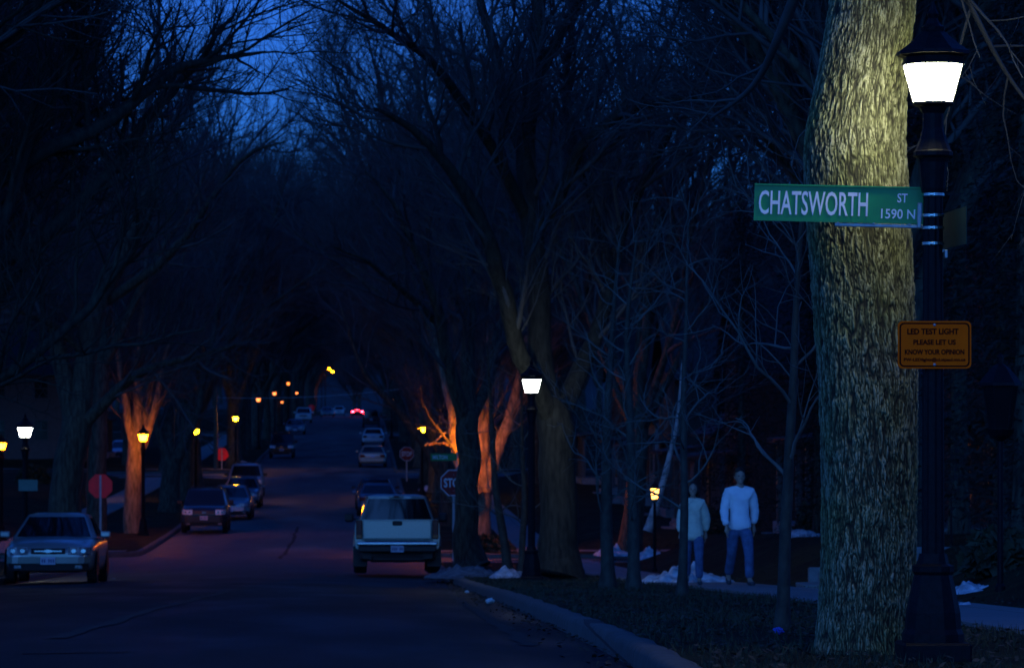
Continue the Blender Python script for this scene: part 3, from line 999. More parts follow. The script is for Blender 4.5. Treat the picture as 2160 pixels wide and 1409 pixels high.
def stop_sign(X, Y, cz, size, label, back=False, group=None, bottom=None):
    """size across flats; back=True turns the face away from the camera"""
    z0 = lz(X, Y)
    root = empty('stop_sign', (X, Y, z0), PI if back else 0, label, 'stop sign', group)
    h = cz - z0
    R = size / 2 / math.cos(PI / 8)
    b = BM(); prism(b, [(x, z + h) for x, z in octagon(R)], -.004, .0)
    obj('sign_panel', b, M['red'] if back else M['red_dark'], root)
    b = BM()
    o1, o2 = octagon(R * .975), octagon(R * .92)
    for i in range(8):
        j = (i + 1) % 8
        b.faces.new([b.verts.new((x, -.0065, z + h)) for x, z in (o1[i], o1[j], o2[j], o2[i])])
    obj('border', b, M['white'], root)
    lettering('STOP', size * .74, size * .34, (0, -.0075, h), M['white'], root, bold=.02)
    b = BM()
    # U-channel post
    prof = [(-.035, 0), (-.035, .028), (-.028, .03), (-.012, .006), (.012, .006), (.028, .03), (.035, .028), (.035, 0), (.015, -.002), (-.015, -.002)]
    lo = [b.verts.new((x, y + .006, -.1)) for x, y in prof]; hi = [b.verts.new((x, y + .006, h + size * .46)) for x, y in prof]
    for i in range(len(prof)):
        j = (i + 1) % len(prof); b.faces.new((lo[i], lo[j], hi[j], hi[i]))
    b.faces.new(hi)
    obj('post', b, M['galv'], root)
    b = BM()
    for dz in (-.2, .2):
        lathe(b, [(.012, -.008), (.012, .0), (.004, .004)], 8, (0, 0, 0))
        for v in b.verts[-24:] if False else []: pass
    b.free()
    b = BM()
    for dz in (-size * .3, size * .3):
        box(b, (0, -.010, h + dz), (.022, .008, .022), bevel=.004)
    obj('bolt', b, M['galv'], root)
    return root


def blade_sign(name_txt, loc, w, h, rz, tilt, label, extra=(), group=None, tw=.6, th=.62, tx=0.0, rail=True):
    """street-name blade: panel with folded edges, lettering in relief. loc is the panel centre"""
    root = empty('street_sign', loc, rz, label, 'street sign', group)
    root.rotation_euler = (0, tilt, rz)
    b = BM()
    box(b, (0, 0, 0), (w, .004, h))
    prism(b, [(-w / 2, h / 2 - .008), (w / 2, h / 2 - .008), (w / 2, h / 2 + .002), (-w / 2, h / 2 + .002)], -.012, -.0025)
    prism(b, [(-w / 2, -h / 2 - .002), (w / 2, -h / 2 - .002), (w / 2, -h / 2 + .012), (-w / 2, -h / 2 + .012)], -.010, -.0025)
    obj('sign_panel', b, M['green'], root)
    lettering(name_txt, w * tw, h * th, (tx * w, -.0035, .0), M['white'], root)
    for s, fx, fz, fw, fh in extra:
        lettering(s, w * fw, h * fh, (fx * w, -.0035, fz * h), M['white'], root)
    return root


# ------------------------------------------------------------------ cars
def patch(bm, pts, thick=.02, n=1):
    """solid plate: pts are front-face corners (CCW seen from outside), pushed back along -normal"""
    pts = [Vector(p) for p in pts]
    nrm = (pts[1] - pts[0]).cross(pts[2] - pts[0]).normalized()
    f = [bm.verts.new(p) for p in pts]
    k = [bm.verts.new(p - nrm * thick) for p in pts]
    bm.faces.new(f); bm.faces.new(k[::-1])
    m = len(pts)
    for i in range(m):
        bm.faces.new((f[i], k[i], k[(i + 1) % m], f[(i + 1) % m]))


def bilin(q, u, v):
    a, b, c, d = q
    return (a * (1 - u) + b * u) * (1 - v) + (d * (1 - u) + c * u) * v


def wheel_parts(root, x, y, r, side, w=.2):
    b = BM()
    prof = [(r * .62, -w / 2 * .8), (r * .93, -w / 2), (r, -w / 2 * .7), (r, w / 2 * .7), (r * .93, w / 2), (r * .62, w / 2 * .8)]
    n = 22
    rings = []
    for rr, xx in prof:
        rings.append([b.verts.new((x + xx, y + rr * math.cos(2 * PI * i / n), r + rr * math.sin(2 * PI * i / n))) for i in range(n)])
    for a, c in zip(rings[:-1], rings[1:]):
        for i in range(n): b.faces.new((a[i], a[(i + 1) % n], c[(i + 1) % n], c[i]))
    b.faces.new(rings[0]); b.faces.new(rings[-1])
    wh = obj('wheel', b, M['tyre'], root)
    b = BM()
    n = 20; xo = x + side * (w / 2 * .82); R = r * .64
    c0 = b.verts.new((xo + side * .012, y, r))
    ring = [b.verts.new((xo, y + R * math.cos(2 * PI * i / n) , r + R * math.sin(2 * PI * i / n))) for i in range(n)]
    inn = [b.verts.new((xo - side * (.03 if i % 4 < 2 else -.008), y + R * .6 * math.cos(2 * PI * i / n), r + R * .6 * math.sin(2 * PI * i / n))) for i in range(n)]
    for i in range(n):
        b.faces.new((ring[i], ring[(i + 1) % n], inn[(i + 1) % n], inn[i])); b.faces.new((inn[i], inn[(i + 1) % n], c0))
    obj('rim', b, M['rim'], wh)


def body_loft(bm, st, tumble=.93):
    """st: (y, halfwidth, zbot, ztop, crown)"""
    rings = []
    for y, w, zb, zt, cr in st:
        zm = zb + (zt - zb) * .52
        half = [(.80 * w, zb), (.97 * w, zb + .07), (w, zm), (.985 * w, zt - .14), (tumble * w, zt - .035), (.80 * w, zt + cr * .25), (.42 * w, zt + cr * .85), (0, zt + cr)]
        ring = [(x, z) for x, z in half] + [(-x, z) for x, z in half[-2::-1]]
        rings.append([bm.verts.new((x, y, z)) for x, z in ring])
    for a, b in zip(rings[:-1], rings[1:]):
        for i in range(len(a) - 1): bm.faces.new((a[i], a[i + 1], b[i + 1], b[i]))
        bm.faces.new((a[-1], a[0], b[0], b[-1]))
    bm.faces.new(rings[0]); bm.faces.new(rings[-1][::-1])


def cabin(root, c, pm, glass=True, rear_glass=True, bev=.05):
    """c: dict wb,wt,zb,zt, y: f0,f1,r1,r0 (base front, top front, top rear, base rear)"""
    wb, wt, zb, zt = c['wb'], c['wt'], c['zb'], c['zt']
    f0, f1, r1, r0 = c['f0'], c['f1'], c['r1'], c['r0']
    k = c.get('nar', .93)
    A = [Vector((-wb * k, f0, zb)), Vector((wb * k, f0, zb)), Vector((wb * k, r0, zb)), Vector((-wb * k, r0, zb))]
    mF, mR = f0 - .35, r0 + .3
    B = [Vector((-wt * .94, f1, zt)), Vector((wt * .94, f1, zt)), Vector((wt * .94, r1, zt)), Vector((-wt * .94, r1, zt))]
    bm = BM()
    # 8-sided footprint gives curved screens
    def ringpts(P0, wide, zz, ff, rr, bow):
        return [Vector((-P0, ff, zz)), Vector((-P0 * .5, ff + bow, zz)), Vector((P0 * .5, ff + bow, zz)), Vector((P0, ff, zz)),
                Vector((wide, ff - .3, zz)), Vector((wide, rr + .3, zz)), Vector((P0, rr, zz)), Vector((P0 * .5, rr - bow * .6, zz)), Vector((-P0 * .5, rr - bow * .6, zz)), Vector((-P0, rr, zz)), Vector((-wide, rr + .3, zz)), Vector((-wide, ff - .3, zz))]
    lo = ringpts(wb * k, wb, zb, f0, r0, .08); hi = ringpts(wt * .92, wt, zt, f1, r1, .06)
    lov = [bm.verts.new(p) for p in lo]; hiv = [bm.verts.new(p) for p in hi]
    n = len(lo)
    for i in range(n): bm.faces.new((lov[i], lov[(i + 1) % n], hiv[(i + 1) % n], hiv[i]))
    # crowned roof
    mid = [bm.verts.new((p.x * .72, (p.y - (f1 + r1) / 2) * .8 + (f1 + r1) / 2, zt + .045)) for p in hi]
    for i in range(n): bm.faces.new((hiv[i], hiv[(i + 1) % n], mid[(i + 1) % n], mid[i]))
    bm.faces.new(mid)
    bmesh.ops.recalc_face_normals(bm, faces=bm.faces)
    o = obj('cabin', bm, pm, root, smooth=False)
    def win(nm, i, j, u0, u1, v0, v1, off=.006):
        q = (lo[i], lo[j], hi[j], hi[i])
        nr = (q[1] - q[0]).cross(q[3] - q[0]).normalized()
        cen = (q[0] + q[1] + q[2] + q[3]) / 4
        if nr.dot(cen - Vector((0, (f0 + r0) / 2, (zb + zt) / 2))) < 0: nr = -nr
        return [bilin(q, u, v) + nr * off for u, v in ((u0, v0), (u1, v0), (u1, v1), (u0, v1))]
    def glassobj(nm, quads):
        b = BM()
        for q in quads:
            vs = [b.verts.new(p) for p in q]
            b.faces.new(vs)
        bmesh.ops.remove_doubles(b, verts=b.verts, dist=.02)
        obj(nm, b, M['glass'], root, smooth=True)
    v0, v1 = c.get('v0', .06), c.get('v1', .9)
    glassobj('windshield', [win('w', 0, 1, .10, 1.0, v0, v1), win('w', 1, 2, 0, 1, v0, v1), win('w', 2, 3, 0, .90, v0, v1)])
    if rear_glass:
        glassobj('rear_window', [win('w', 6, 7, c.get('um', .14), 1, v0 + .03, v1 - .02), win('w', 7, 8, 0, 1, v0 + .03, v1 - .02), win('w', 8, 9, 0, 1 - c.get('um', .14), v0 + .03, v1 - .02)])
    for i, j in ((4, 5), (10, 11)):
        split = c.get('split', [(.03, .47), (.53, .97)])
        for a, d in split: glassobj('side_window', [win('w', i, j, a, d, .1, .88)])
    return o


def plate(root, y, z, face, w=.3, h=.152, mtxt=True):
    b = BM(); box(b, (0, y, z), (w, .012, h), bevel=.004)
    p = obj('number_plate', b, M['plate'], root)
    b = BM()
    for i in range(6):
        if i == 3: continue
        box(b, (-w * .36 + i * w * .145, y + face * .0075, z), (w * .085, .004, h * .42))
    obj('lettering', b, M['plate_ink'], p)
    return p


def make_car(label, X, Y, heading, spec, pm, group=None, detail=2, lit_tail=False, cat='car', name='parked_car'):
    """heading +1: drives away from the camera (we see the rear); -1: faces the camera"""
    S = spec
    root = empty(name, (X, Y, rz_(Y) + .045), 0 if heading > 0 else PI, label, cat, group)
    sl = math.atan((rz_(Y + 3) - rz_(Y - 3)) / 6)
    root.rotation_euler = (sl if heading > 0 else -sl, 0, 0 if heading > 0 else PI)
    st = S['st']
    bm = BM(); body_loft(bm, st)
    body = obj('body', bm, pm, root, smooth=True)
    md = body.modifiers.new('round', 'SUBSURF'); md.levels = 1; md.render_levels = 2 if detail > 1 else 1
    cabin(root, S['cab'], pm)
    L2f, L2r = st[0][0], st[-1][0]
    def yf(x):
        pts = sorted([(s[1], s[0]) for s in st if s[0] > 0]); return float(np.interp(abs(x), [p[0] for p in pts], [p[1] for p in pts]))
    def yr(x):
        pts = sorted([(s[1], s[0]) for s in st if s[0] < 0]); return float(np.interp(abs(x), [p[0] for p in pts], [p[1] for p in pts]))
    W = max(s[1] for s in st)
    # wheels
    for sx in (-1, 1):
        for wy in S['axles']:
            wheel_parts(root, sx * (W - .105), wy, S['r'], sx)
    # dark arches, sills
    b = BM()
    for sx in (-1, 1):
        for wy in S['axles']:
            R = S['r'] * 1.17; n = 14
            pts = [(sx * (W + .004), wy + R * math.cos(PI * i / n), S['r'] + R * math.sin(PI * i / n)) for i in range(n + 1)]
            pts += [(sx * (W + .004), wy - R, st[3][2] - .02), (sx * (W + .004), wy + R, st[3][2] - .02)]
            b.faces.new([b.verts.new(p) for p in (pts if sx > 0 else pts[::-1])])
    obj('wheel_arch', b, M['trim'], root)
    def arc(bmx, x0, x1, z0, z1, fn, out, face, n=10, thick=.04, zt_off=0.0):
        """curved band on the nose or tail between x0 and x1"""
        fr, bk = [], []
        for i in range(n + 1):
            x = x0 + (x1 - x0) * i / n
            y = fn(x) + face * out
            fr.append([bmx.verts.new((x, y, z0)), bmx.verts.new((x, y - face * zt_off, z1))])
            bk.append([bmx.verts.new((x, y - face * thick, z0)), bmx.verts.new((x, y - face * (thick + zt_off), z1))])
        for i in range(n):
            bmx.faces.new((fr[i][0], fr[i + 1][0], fr[i + 1][1], fr[i][1])); bmx.faces.new((bk[i][0], bk[i][1], bk[i + 1][1], bk[i + 1][0]))
            bmx.faces.new((fr[i][1], fr[i + 1][1], bk[i + 1][1], bk[i][1])); bmx.faces.new((fr[i][0], bk[i][0], bk[i + 1][0], fr[i + 1][0]))
        for e in (0, n):
            bmx.faces.new((fr[e][0], fr[e][1], bk[e][1], bk[e][0]))
    ft = S['front']; rt = S['rear']
    # front
    for sx in (-1, 1):
        b = BM(); a0, a1 = ft['hx']; arc(b, sx * a0, sx * a1, ft['hz'][0], ft['hz'][1], yf, .02, 1, 6, .12, ft.get('lean', .03))
        h = obj('headlight', b, M[ft.get('lens', 'headlamp')], root)
        if detail > 1:
            b = BM()
            for t in (.25, .7):
                x = sx * (a0 + (a1 - a0) * t)
                lathe(b, [(.0, .0), (.045, .0), (.045, .012), (.02, .016)], 10)
                for v in b.verts: pass
            b.free()
            for t in (.25, .68):
                b = BM()
                x = sx * (a0 + (a1 - a0) * t); z = sum(ft['hz']) / 2; y = yf(x) + .022
                n = 10; vs = [b.verts.new((x + .05 * math.cos(2 * PI * i / n), y, z + .04 * math.sin(2 * PI * i / n))) for i in range(n)]
                b.faces.new(vs)
                obj('bulb_bowl', b, M['chrome'], h)
    b = BM(); gx = ft['gx']; arc(b, -gx, gx, ft['gz'][0], ft['gz'][1], yf, .016, 1, 8, .06, ft.get('lean', .03))
    g = obj('grille', b, M['trim'], root)
    if ft.get('bar'):
        zb = sum(ft['gz']) / 2
        b = BM(); arc(b, -gx * .8, gx * .8, zb - .012, zb + .012, yf, .026, 1, 8, .02)
        arc(b, -.075, .075, zb - .022, zb + .022, yf, .034, 1, 2, .02); arc(b, -.032, .032, zb - .032, zb + .032, yf, .032, 1, 2, .02)
        obj('badge', b, M['chrome'], g)
        b = BM(); arc(b, -gx - .05, gx + .05, ft['gz'][0] - .04, ft['gz'][0] - .005, yf, .024, 1, 8, .04); obj('grille_surround', b, pm, g)
    if ft.get('oval'):
        b = BM(); z = sum(ft['gz']) / 2
        vs = [b.verts.new((.085 * math.cos(2 * PI * i / 18), yf(0) + .024, z + .035 * math.sin(2 * PI * i / 18))) for i in range(18)]
        b.faces.new(vs); obj('badge', b, M['chrome'], g)
    b = BM(); arc(b, -ft['bx'], ft['bx'], ft['bz'][0], ft['bz'][1], yf, .035, 1, 14, .12, .015)
    obj('front_bumper', b, S.get('bump', pm), root)
    b = BM(); arc(b, -ft['bx'] * .95, ft['bx'] * .95, ft['bz'][0] - .14, ft['bz'][0] - .004, yf, -.01, 1, 12, .1, -.02)
    obj('air_dam', b, M['trim'], root)
    for sx in (-1, 1):
        b = BM(); arc(b, sx * .54, sx * .68, ft['bz'][0] - .1, ft['bz'][0] - .04, yf, .012, 1, 3, .03)
        obj('fog_light', b, M['headlamp'], root)
    plate(root, yf(0) + .05, ft.get('pz', sum(ft['bz']) / 2), 1)
    # rear
    for sx in (-1, 1):
        b = BM(); a0, a1 = rt['tx']; arc(b, sx * a0, sx * a1, rt['tz'][0], rt['tz'][1], yr, .018, -1, 5, .08, rt.get('lean', .0))
        obj('taillight', b, M['tail_lit'] if lit_tail else M['tail'], root)
    b = BM(); arc(b, -ft['bx'], ft['bx'], rt['bz'][0], rt['bz'][1], yr, .035, -1, 12, .12, .015)
    obj('rear_bumper', b, S.get('bump', pm), root)
    plate(root, yr(0) - .045, rt['pz'], -1)
    if lit_tail:
        b = BM(); arc(b, -.2, .2, rt['tz'][1] + .16, rt['tz'][1] + .2, yr, .02, -1, 3, .03, .0)
        obj('brake_light', b, M['tail_lit'], root)
    # mirrors
    for sx in (-1, 1):
        b = BM(); box(b, (sx * (W + .10), S['mir'][0], S['mir'][1]), (.2, .09, S.get('mh', .13)), bevel=.03, seg=2)
        obj('mirror', b, S.get('mirm', pm), root)
    if detail > 1:
        for sx in (-1, 1):
            for hy in S.get('hand', (-.15, -1.05)):
                b = BM(); box(b, (sx * (W - .008), hy, S['mir'][1] - .1), (.03, .16, .03), bevel=.008); obj('door_handle', b, M['trim'], root)
    if S.get('rack'):
        c = S['cab']
        b = BM()
        for sx in (-1, 1):
            x = sx * c['wt'] * .8
            tube(b, [(x, c['f1'] - .1, c['zt'] + .02), (x, c['f1'] - .25, c['zt'] + .09), (x, c['r1'] + .25, c['zt'] + .09), (x, c['r1'] + .1, c['zt'] + .02)], .018, 6)
        for yy in (c['f1'] - .6, c['r1'] + .5):
            tube(b, [(-c['wt'] * .8, yy, c['zt'] + .085), (c['wt'] * .8, yy, c['zt'] + .085)], .014, 6)
        obj('roof_rack', b, M['trim'], root)
    return root


SEDAN = dict(
    st=[(2.46, .66, .30, .63, .02), (2.38, .78, .24, .70, .03), (2.15, .87, .21, .79, .04), (1.6, .91, .2, .87, .045), (.95, .925, .2, .92, .04), (0, .925, .2, .94, .03), (-1.2, .925, .2, .96, .03), (-1.9, .915, .21, .98, .035), (-2.3, .86, .25, .96, .03), (-2.46, .76, .32, .88, .02)],
    cab=dict(wb=.86, wt=.62, zb=.90, zt=1.38, f0=1.12, f1=.18, r1=-1.02, r0=-1.75),
    axles=(1.5, -1.35), r=.32, mir=(.72, .98),
    front=dict(hx=(.40, .84), hz=(.57, .72), gx=.34, gz=(.585, .70), bx=.84, bz=(.40, .53), pz=.45, lean=.05, bar=True),
    rear=dict(tx=(.5, .82), tz=(.68, .84), bz=(.42, .58), pz=.74))
SMALL = dict(SEDAN, front=dict(SEDAN['front'], bar=False, gx=.26, gz=(.62, .69)))
SUV = dict(
    st=[(2.2, .68, .36, .82, .02), (2.12, .80, .30, .94, .03), (1.9, .87, .28, 1.03, .03), (1.3, .89, .28, 1.08, .03), (.9, .89, .28, 1.1, .03), (0, .89, .28, 1.1, .02), (-1.2, .89, .28, 1.1, .02), (-1.95, .885, .3, 1.1, .02), (-2.15, .85, .33, 1.1, .02), (-2.22, .80, .38, 1.04, .02)],
    cab=dict(wb=.86, wt=.70, zb=1.06, zt=1.64, f0=1.12, f1=.45, r1=-1.95, r0=-2.16, split=[(.02, .32), (.36, .64), (.68, .97)]),
    axles=(1.38, -1.28), r=.35, mir=(.86, 1.16), mh=.17, rack=True,
    front=dict(lens='headlamp_clear', hx=(.45, .83), hz=(.73, .91), gx=.40, gz=(.74, .87), bx=.86, bz=(.44, .66), pz=.6, lean=.04, oval=True),
    rear=dict(tx=(.68, .86), tz=(.76, 1.1), bz=(.42, .62), pz=.82), bump=None)
SUV['bump'] = M['trim']; SUV['mirm'] = M['trim']


def make_pickup(label, X, Y, pm, heading=1, name='pickup_truck', detail=2):
    """full-size pickup, origin under its middle; local +y is forward, tailgate at y = -2.85"""
    root = empty(name, (X, Y + (2.85 if heading > 0 else 0), rz_(Y) + .045), 0 if heading > 0 else PI, label, 'pickup truck')
    sl = math.atan((rz_(Y + 3) - rz_(Y - 1)) / 4)
    root.rotation_euler = (sl if heading > 0 else -sl, 0, 0 if heading > 0 else PI)
    bm = BM()
    body_loft(bm, [(2.85, .78, .5, .98, .02), (2.75, .9, .45, 1.08, .03), (2.3, .96, .44, 1.16, .03), (1.4, .97, .44, 1.2, .03), (.4, .97, .44, 1.23, .01), (-.62, .97, .44, 1.23, .0)], .97)
    o = obj('body', bm, pm, root, smooth=True)
    # bed: floor, side walls with rolled rail, flared wheel arches
    bm = BM()
    for s in (-1, 1):
        sec = [(.90, .56), (.955, .6), (.975, .85), (.965, 1.12), (.945, 1.23), (.93, 1.245), (.83, 1.245), (.82, 1.2), (.82, .78)]
        a = [bm.verts.new((s * x, -.66, z)) for x, z in sec]; b2 = [bm.verts.new((s * x, -2.80, z)) for x, z in sec]
        for i in range(len(sec) - 1): bm.faces.new((a[i], a[i + 1], b2[i + 1], b2[i]))
        bm.faces.new(b2); bm.faces.new(a)
        # flare
        n = 12
        for wy in (-1.72,):
            for i in range(n):
                a0, a1 = PI * i / n, PI * (i + 1) / n
                vs = []
                for aa, R, xo in ((a0, .44, .965), (a1, .44, .965), (a1, .54, .968), (a0, .54, .968)):
                    vs.append(bm.verts.new((s * (xo + (.055 if R < .5 else 0)), wy + R * math.cos(aa), .42 + R * math.sin(aa))))
                bm.faces.new(vs)
    box(bm, (0, -1.73, .74), (1.66, 2.1, .05)); box(bm, (0, -.68, 1.0), (1.66, .05, .5))
    obj('cargo_bed', bm, pm, root)
    # tailgate
    bm = BM(); box(bm, (0, -2.845, 1.02), (1.56, .075, .44), bevel=.018, seg=2)
    tg = obj('tailgate', bm, pm, root)
    bm = BM(); box(bm, (0, -2.887, 1.16), (.23, .018, .10), bevel=.03, seg=2); obj('handle', bm, M['trim'], tg)
    bm = BM(); box(bm, (0, -2.878, 1.225), (1.52, .03, .03), bevel=.008); obj('tailgate_cap', bm, pm, tg)
    for s in (-1, 1):
        bm = BM(); box(bm, (s * .875, -2.80, 1.02), (.15, .12, .44), bevel=.02)
        t = obj('taillight', bm, M['tail'], root)
        bm = BM(); box(bm, (s * .875, -2.862, .86), (.12, .008, .07), bevel=.003); obj('amber_lens', bm, M['amber'], t)
    # bumper
    bm = BM()
    box(bm, (0, -2.98, .70), (1.86, .16, .09), bevel=.03, seg=2)
    obj('rear_bumper', bm, M['chrome'], root)
    bm = BM(); box(bm, (0, -2.96, .575), (1.80, .12, .15), bevel=.03, seg=2)
    obj('bumper_skirt', bm, M['trim'], root)
    bm = BM(); box(bm, (0, -2.99, .757), (1.5, .13, .02), bevel=.006); obj('step_pad', bm, M['trim'], root)
    plate(root, -3.03, .575, -1)
    bm = BM(); box(bm, (0, -1.0, .43), (1.72, 3.5, .26), bevel=.05); box(bm, (0, -2.6, .42), (1.3, .3, .3), bevel=.05); box(bm, (.1, -2.2, .36), (.5, .6, .2), bevel=.08); box(bm, (0, -1.72, .4), (1.5, .14, .14), bevel=.05); tube(bm, [(-.5, -1, .4), (-.55, -2.4, .38), (-.62, -2.95, .36)], .04, 8)
    lathe(bm, [(.0, .24), (.15, .28), (.2, .38), (.15, .48), (0, .5)], 10, (.0, -1.72, .02))
    obj('underbody', bm, M['trim'], root)
    # cab
    c = dict(wb=.90, wt=.715, zb=1.19, zt=1.80, f0=1.35, f1=.62, r1=-.50, r0=-.62, split=[(.04, .55), (.6, .95)], nar=.97, v0=.0, v1=.92, um=.06)
    cabin(root, c, pm)
    bm = BM(); box(bm, (0, -.585, 1.79), (.34, .05, .045), bevel=.012); bl = obj('brake_light', bm, M['tail'], root)
    bm = BM()
    for s in (-1, 1): box(bm, (s * .11, -.613, 1.79), (.09, .006, .03))
    obj('cargo_lamp', bm, M['headlamp'], bl)
    for s in (-1, 1):
        bm = BM(); box(bm, (s * 1.12, .95, 1.3), (.22, .12, .22), bevel=.05, seg=2); tube(bm, [(s * .9, .95, 1.25), (s * 1.05, .95, 1.27)], .03, 6)
        obj('mirror', bm, M['trim'], root)
        bm = BM(); box(bm, (s * .93, 2.70, .98), (.16, .2, .2), bevel=.03) if False else box(bm, (s * .74, 2.83, .9), (.34, .06, .18), bevel=.02)
        obj('headlight', bm, M['headlamp'], root)
        for wy in (1.72, -1.72): wheel_parts(root, s * .85, wy, .385, s, .3)
        bm = BM()
        for wy in (1.72, -1.72):
            n = 14; R = .45
            pts = [(s * .981, wy + R * math.cos(PI * i / n), .385 + R * math.sin(PI * i / n)) for i in range(n + 1)]
            bm.faces.new([bm.verts.new(p) for p in pts])
        obj('wheel_arch', bm, M['trim'], root)
    for s in (-1, 1):
        bm = BM(); box(bm, (s * .85, -2.3, .4), (.33, .02, .48), bevel=.008); obj('mud_flap', bm, M['trim'], root)
    bm = BM(); box(bm, (0, 2.86, .9), (1.1, .05, .24), bevel=.02); obj('grille', bm, M['trim'], root)
    bm = BM(); box(bm, (0, 2.9, .6), (1.8, .16, .2), bevel=.04); obj('front_bumper', bm, M['chrome'], root)
    return root


# ------------------------------------------------------------------ houses
def make_house(X, Y, w, d, h, rh, wall, label, side=1, gable='x', porch=True, group=None, chim=True, lit=()):
    """X is the street-facing wall, side +1 for houses right of the street (front faces -x). w along y, d along x"""
    z = lz(X + side * 3, Y) - .15
    root = empty('house', (X, Y, z), 0, label, 'house', group)
    s = side
    bm = BM(); box(bm, (s * d / 2, 0, h / 2), (d, w, h))
    # gable wall
    if gable == 'x':   # ridge runs along x, gable faces the street
        for x in (0, s * d):
            pass
        v = [bm.verts.new(p) for p in ((.0, -w / 2, h), (.0, w / 2, h), (.0, 0, h + rh), (s * d, -w / 2, h), (s * d, w / 2, h), (s * d, 0, h + rh))]
        bm.faces.new((v[0], v[1], v[2])); bm.faces.new((v[3], v[5], v[4])); bm.faces.new((v[0], v[2], v[5], v[3])); bm.faces.new((v[1], v[4], v[5], v[2]))
    else:
        v = [bm.verts.new(p) for p in ((0, -w / 2, h), (s * d, -w / 2, h), (s * d / 2, -w / 2, h + rh), (0, w / 2, h), (s * d, w / 2, h), (s * d / 2, w / 2, h + rh))]
        bm.faces.new((v[0], v[1], v[2])); bm.faces.new((v[3], v[5], v[4])); bm.faces.new((v[0], v[2], v[5], v[3])); bm.faces.new((v[1], v[4], v[5], v[2]))
    obj('wall', bm, M[wall], root)
    # roof slabs with overhang
    bm = BM(); e = .4; t = .12
    if gable == 'x':
        for q in (-1, 1):
            sl = rh / (w / 2)
            pts = [(-s * e, q * (w / 2 + e), h - sl * e + .03), (s * (d + e), q * (w / 2 + e), h - sl * e + .03), (s * (d + e), 0, h + rh + .03), (-s * e, 0, h + rh + .03)]
            a = [bm.verts.new(p) for p in pts]; b = [bm.verts.new((p[0], p[1], p[2] + t)) for p in pts]
            bm.faces.new(a); bm.faces.new(b[::-1])
            for i in range(4): bm.faces.new((a[i], b[i], b[(i + 1) % 4], a[(i + 1) % 4]))
    else:
        sl = rh / (d / 2)
        for q in (0, 1):
            xe = -s * e if q == 0 else s * (d + e); xm = s * d / 2
            pts = [(xe, -w / 2 - e, h - sl * e + .03), (xe, w / 2 + e, h - sl * e + .03), (xm, w / 2 + e, h + rh + .03), (xm, -w / 2 - e, h + rh + .03)]
            a = [bm.verts.new(p) for p in pts]; b = [bm.verts.new((p[0], p[1], p[2] + t)) for p in pts]
            bm.faces.new(a); bm.faces.new(b[::-1])
            for i in range(4): bm.faces.new((a[i], b[i], b[(i + 1) % 4], a[(i + 1) % 4]))
    rf = obj('roof', bm, M['shingle'], root)
    if chim:
        bm = BM(); box(bm, (s * d * .6, w * .22, h + rh * .75), (.6, .6, rh * 1.3), bevel=.02); obj('chimney', bm, M['brickwork'], rf)
    # windows: front (x=0), and the wall facing the camera (y=-w/2)
    def window(c, axis, ww, hh, isl):
        bm = BM()
        for du, dv, su, sv in ((-ww / 2 - .04, 0, .08, hh + .16), (ww / 2 + .04, 0, .08, hh + .16), (0, hh / 2 + .04, ww, .08), (0, -hh / 2 - .04, ww, .08), (0, 0, ww, .05), (0, hh / 4, .035, hh / 2 - .05)):
            if axis == 'x': box(bm, (c[0] - s * .02, c[1] + du, c[2] + dv), (.06, su, sv))
            else: box(bm, (c[0] + du, c[1] - .02, c[2] + dv), (su, .06, sv))
        f = obj('window', bm, M['wood_trim'], root)
        bm = BM()
        if axis == 'x': box(bm, (c[0] - s * .004, c[1], c[2]), (.02, ww, hh))
        else: box(bm, (c[0], c[1] - .004, c[2]), (ww, .02, hh))
        obj('pane', bm, M['house_glass'], f)
    nfl = 2 if h > 4 else 1
    for fl in range(nfl):
        zz = 1.9 + fl * 2.7
        for k in (-.28, .28): window((0, w * k, zz), 'x', 1.0, 1.35, 0)
        for k in (.22, .5, .78): window((s * d * k, -w / 2, zz), 'y', .85, 1.25, 0)
    if gable == 'x': window((0, 0, h + rh * .42), 'x', .7, .9, 0)
    else: window((s * d / 2, -w / 2, h + rh * .42), 'y', .7, .9, 0)
    bm = BM(); box(bm, (-s * .03, 0, 1.45), (.08, .95, 2.05), bevel=.01); dr = obj('door', bm, M['door_paint'], root)
    bm = BM(); box(bm, (-s * .09, .36, 1.4), (.04, .04, .12)); obj('handle', bm, M['chrome'], dr)
    if porch:
        bm = BM(); box(bm, (-s * 1.0, 0, .22), (2.0, w * .8, .4), bevel=.02)
        for k in range(2): box(bm, (-s * (2.15 + .3 * k), 0, .2 - .12 * k), (.3, 1.4, .32 - .1 * k))
        obj('porch', bm, M['concrete'], root)
        bm = BM(); box(bm, (-s * 1.0, 0, 2.72), (2.3, w * .84, .14), rot=roty(s * -.12)); obj('porch_roof', bm, M['shingle'], root)
        for k in (-1, -.35, .35, 1):
            bm = BM(); box(bm, (-s * 1.85, k * w * .37, 1.52), (.14, .14, 2.2), bevel=.01); obj('porch_post', bm, M['wood_trim'], root)
    return root


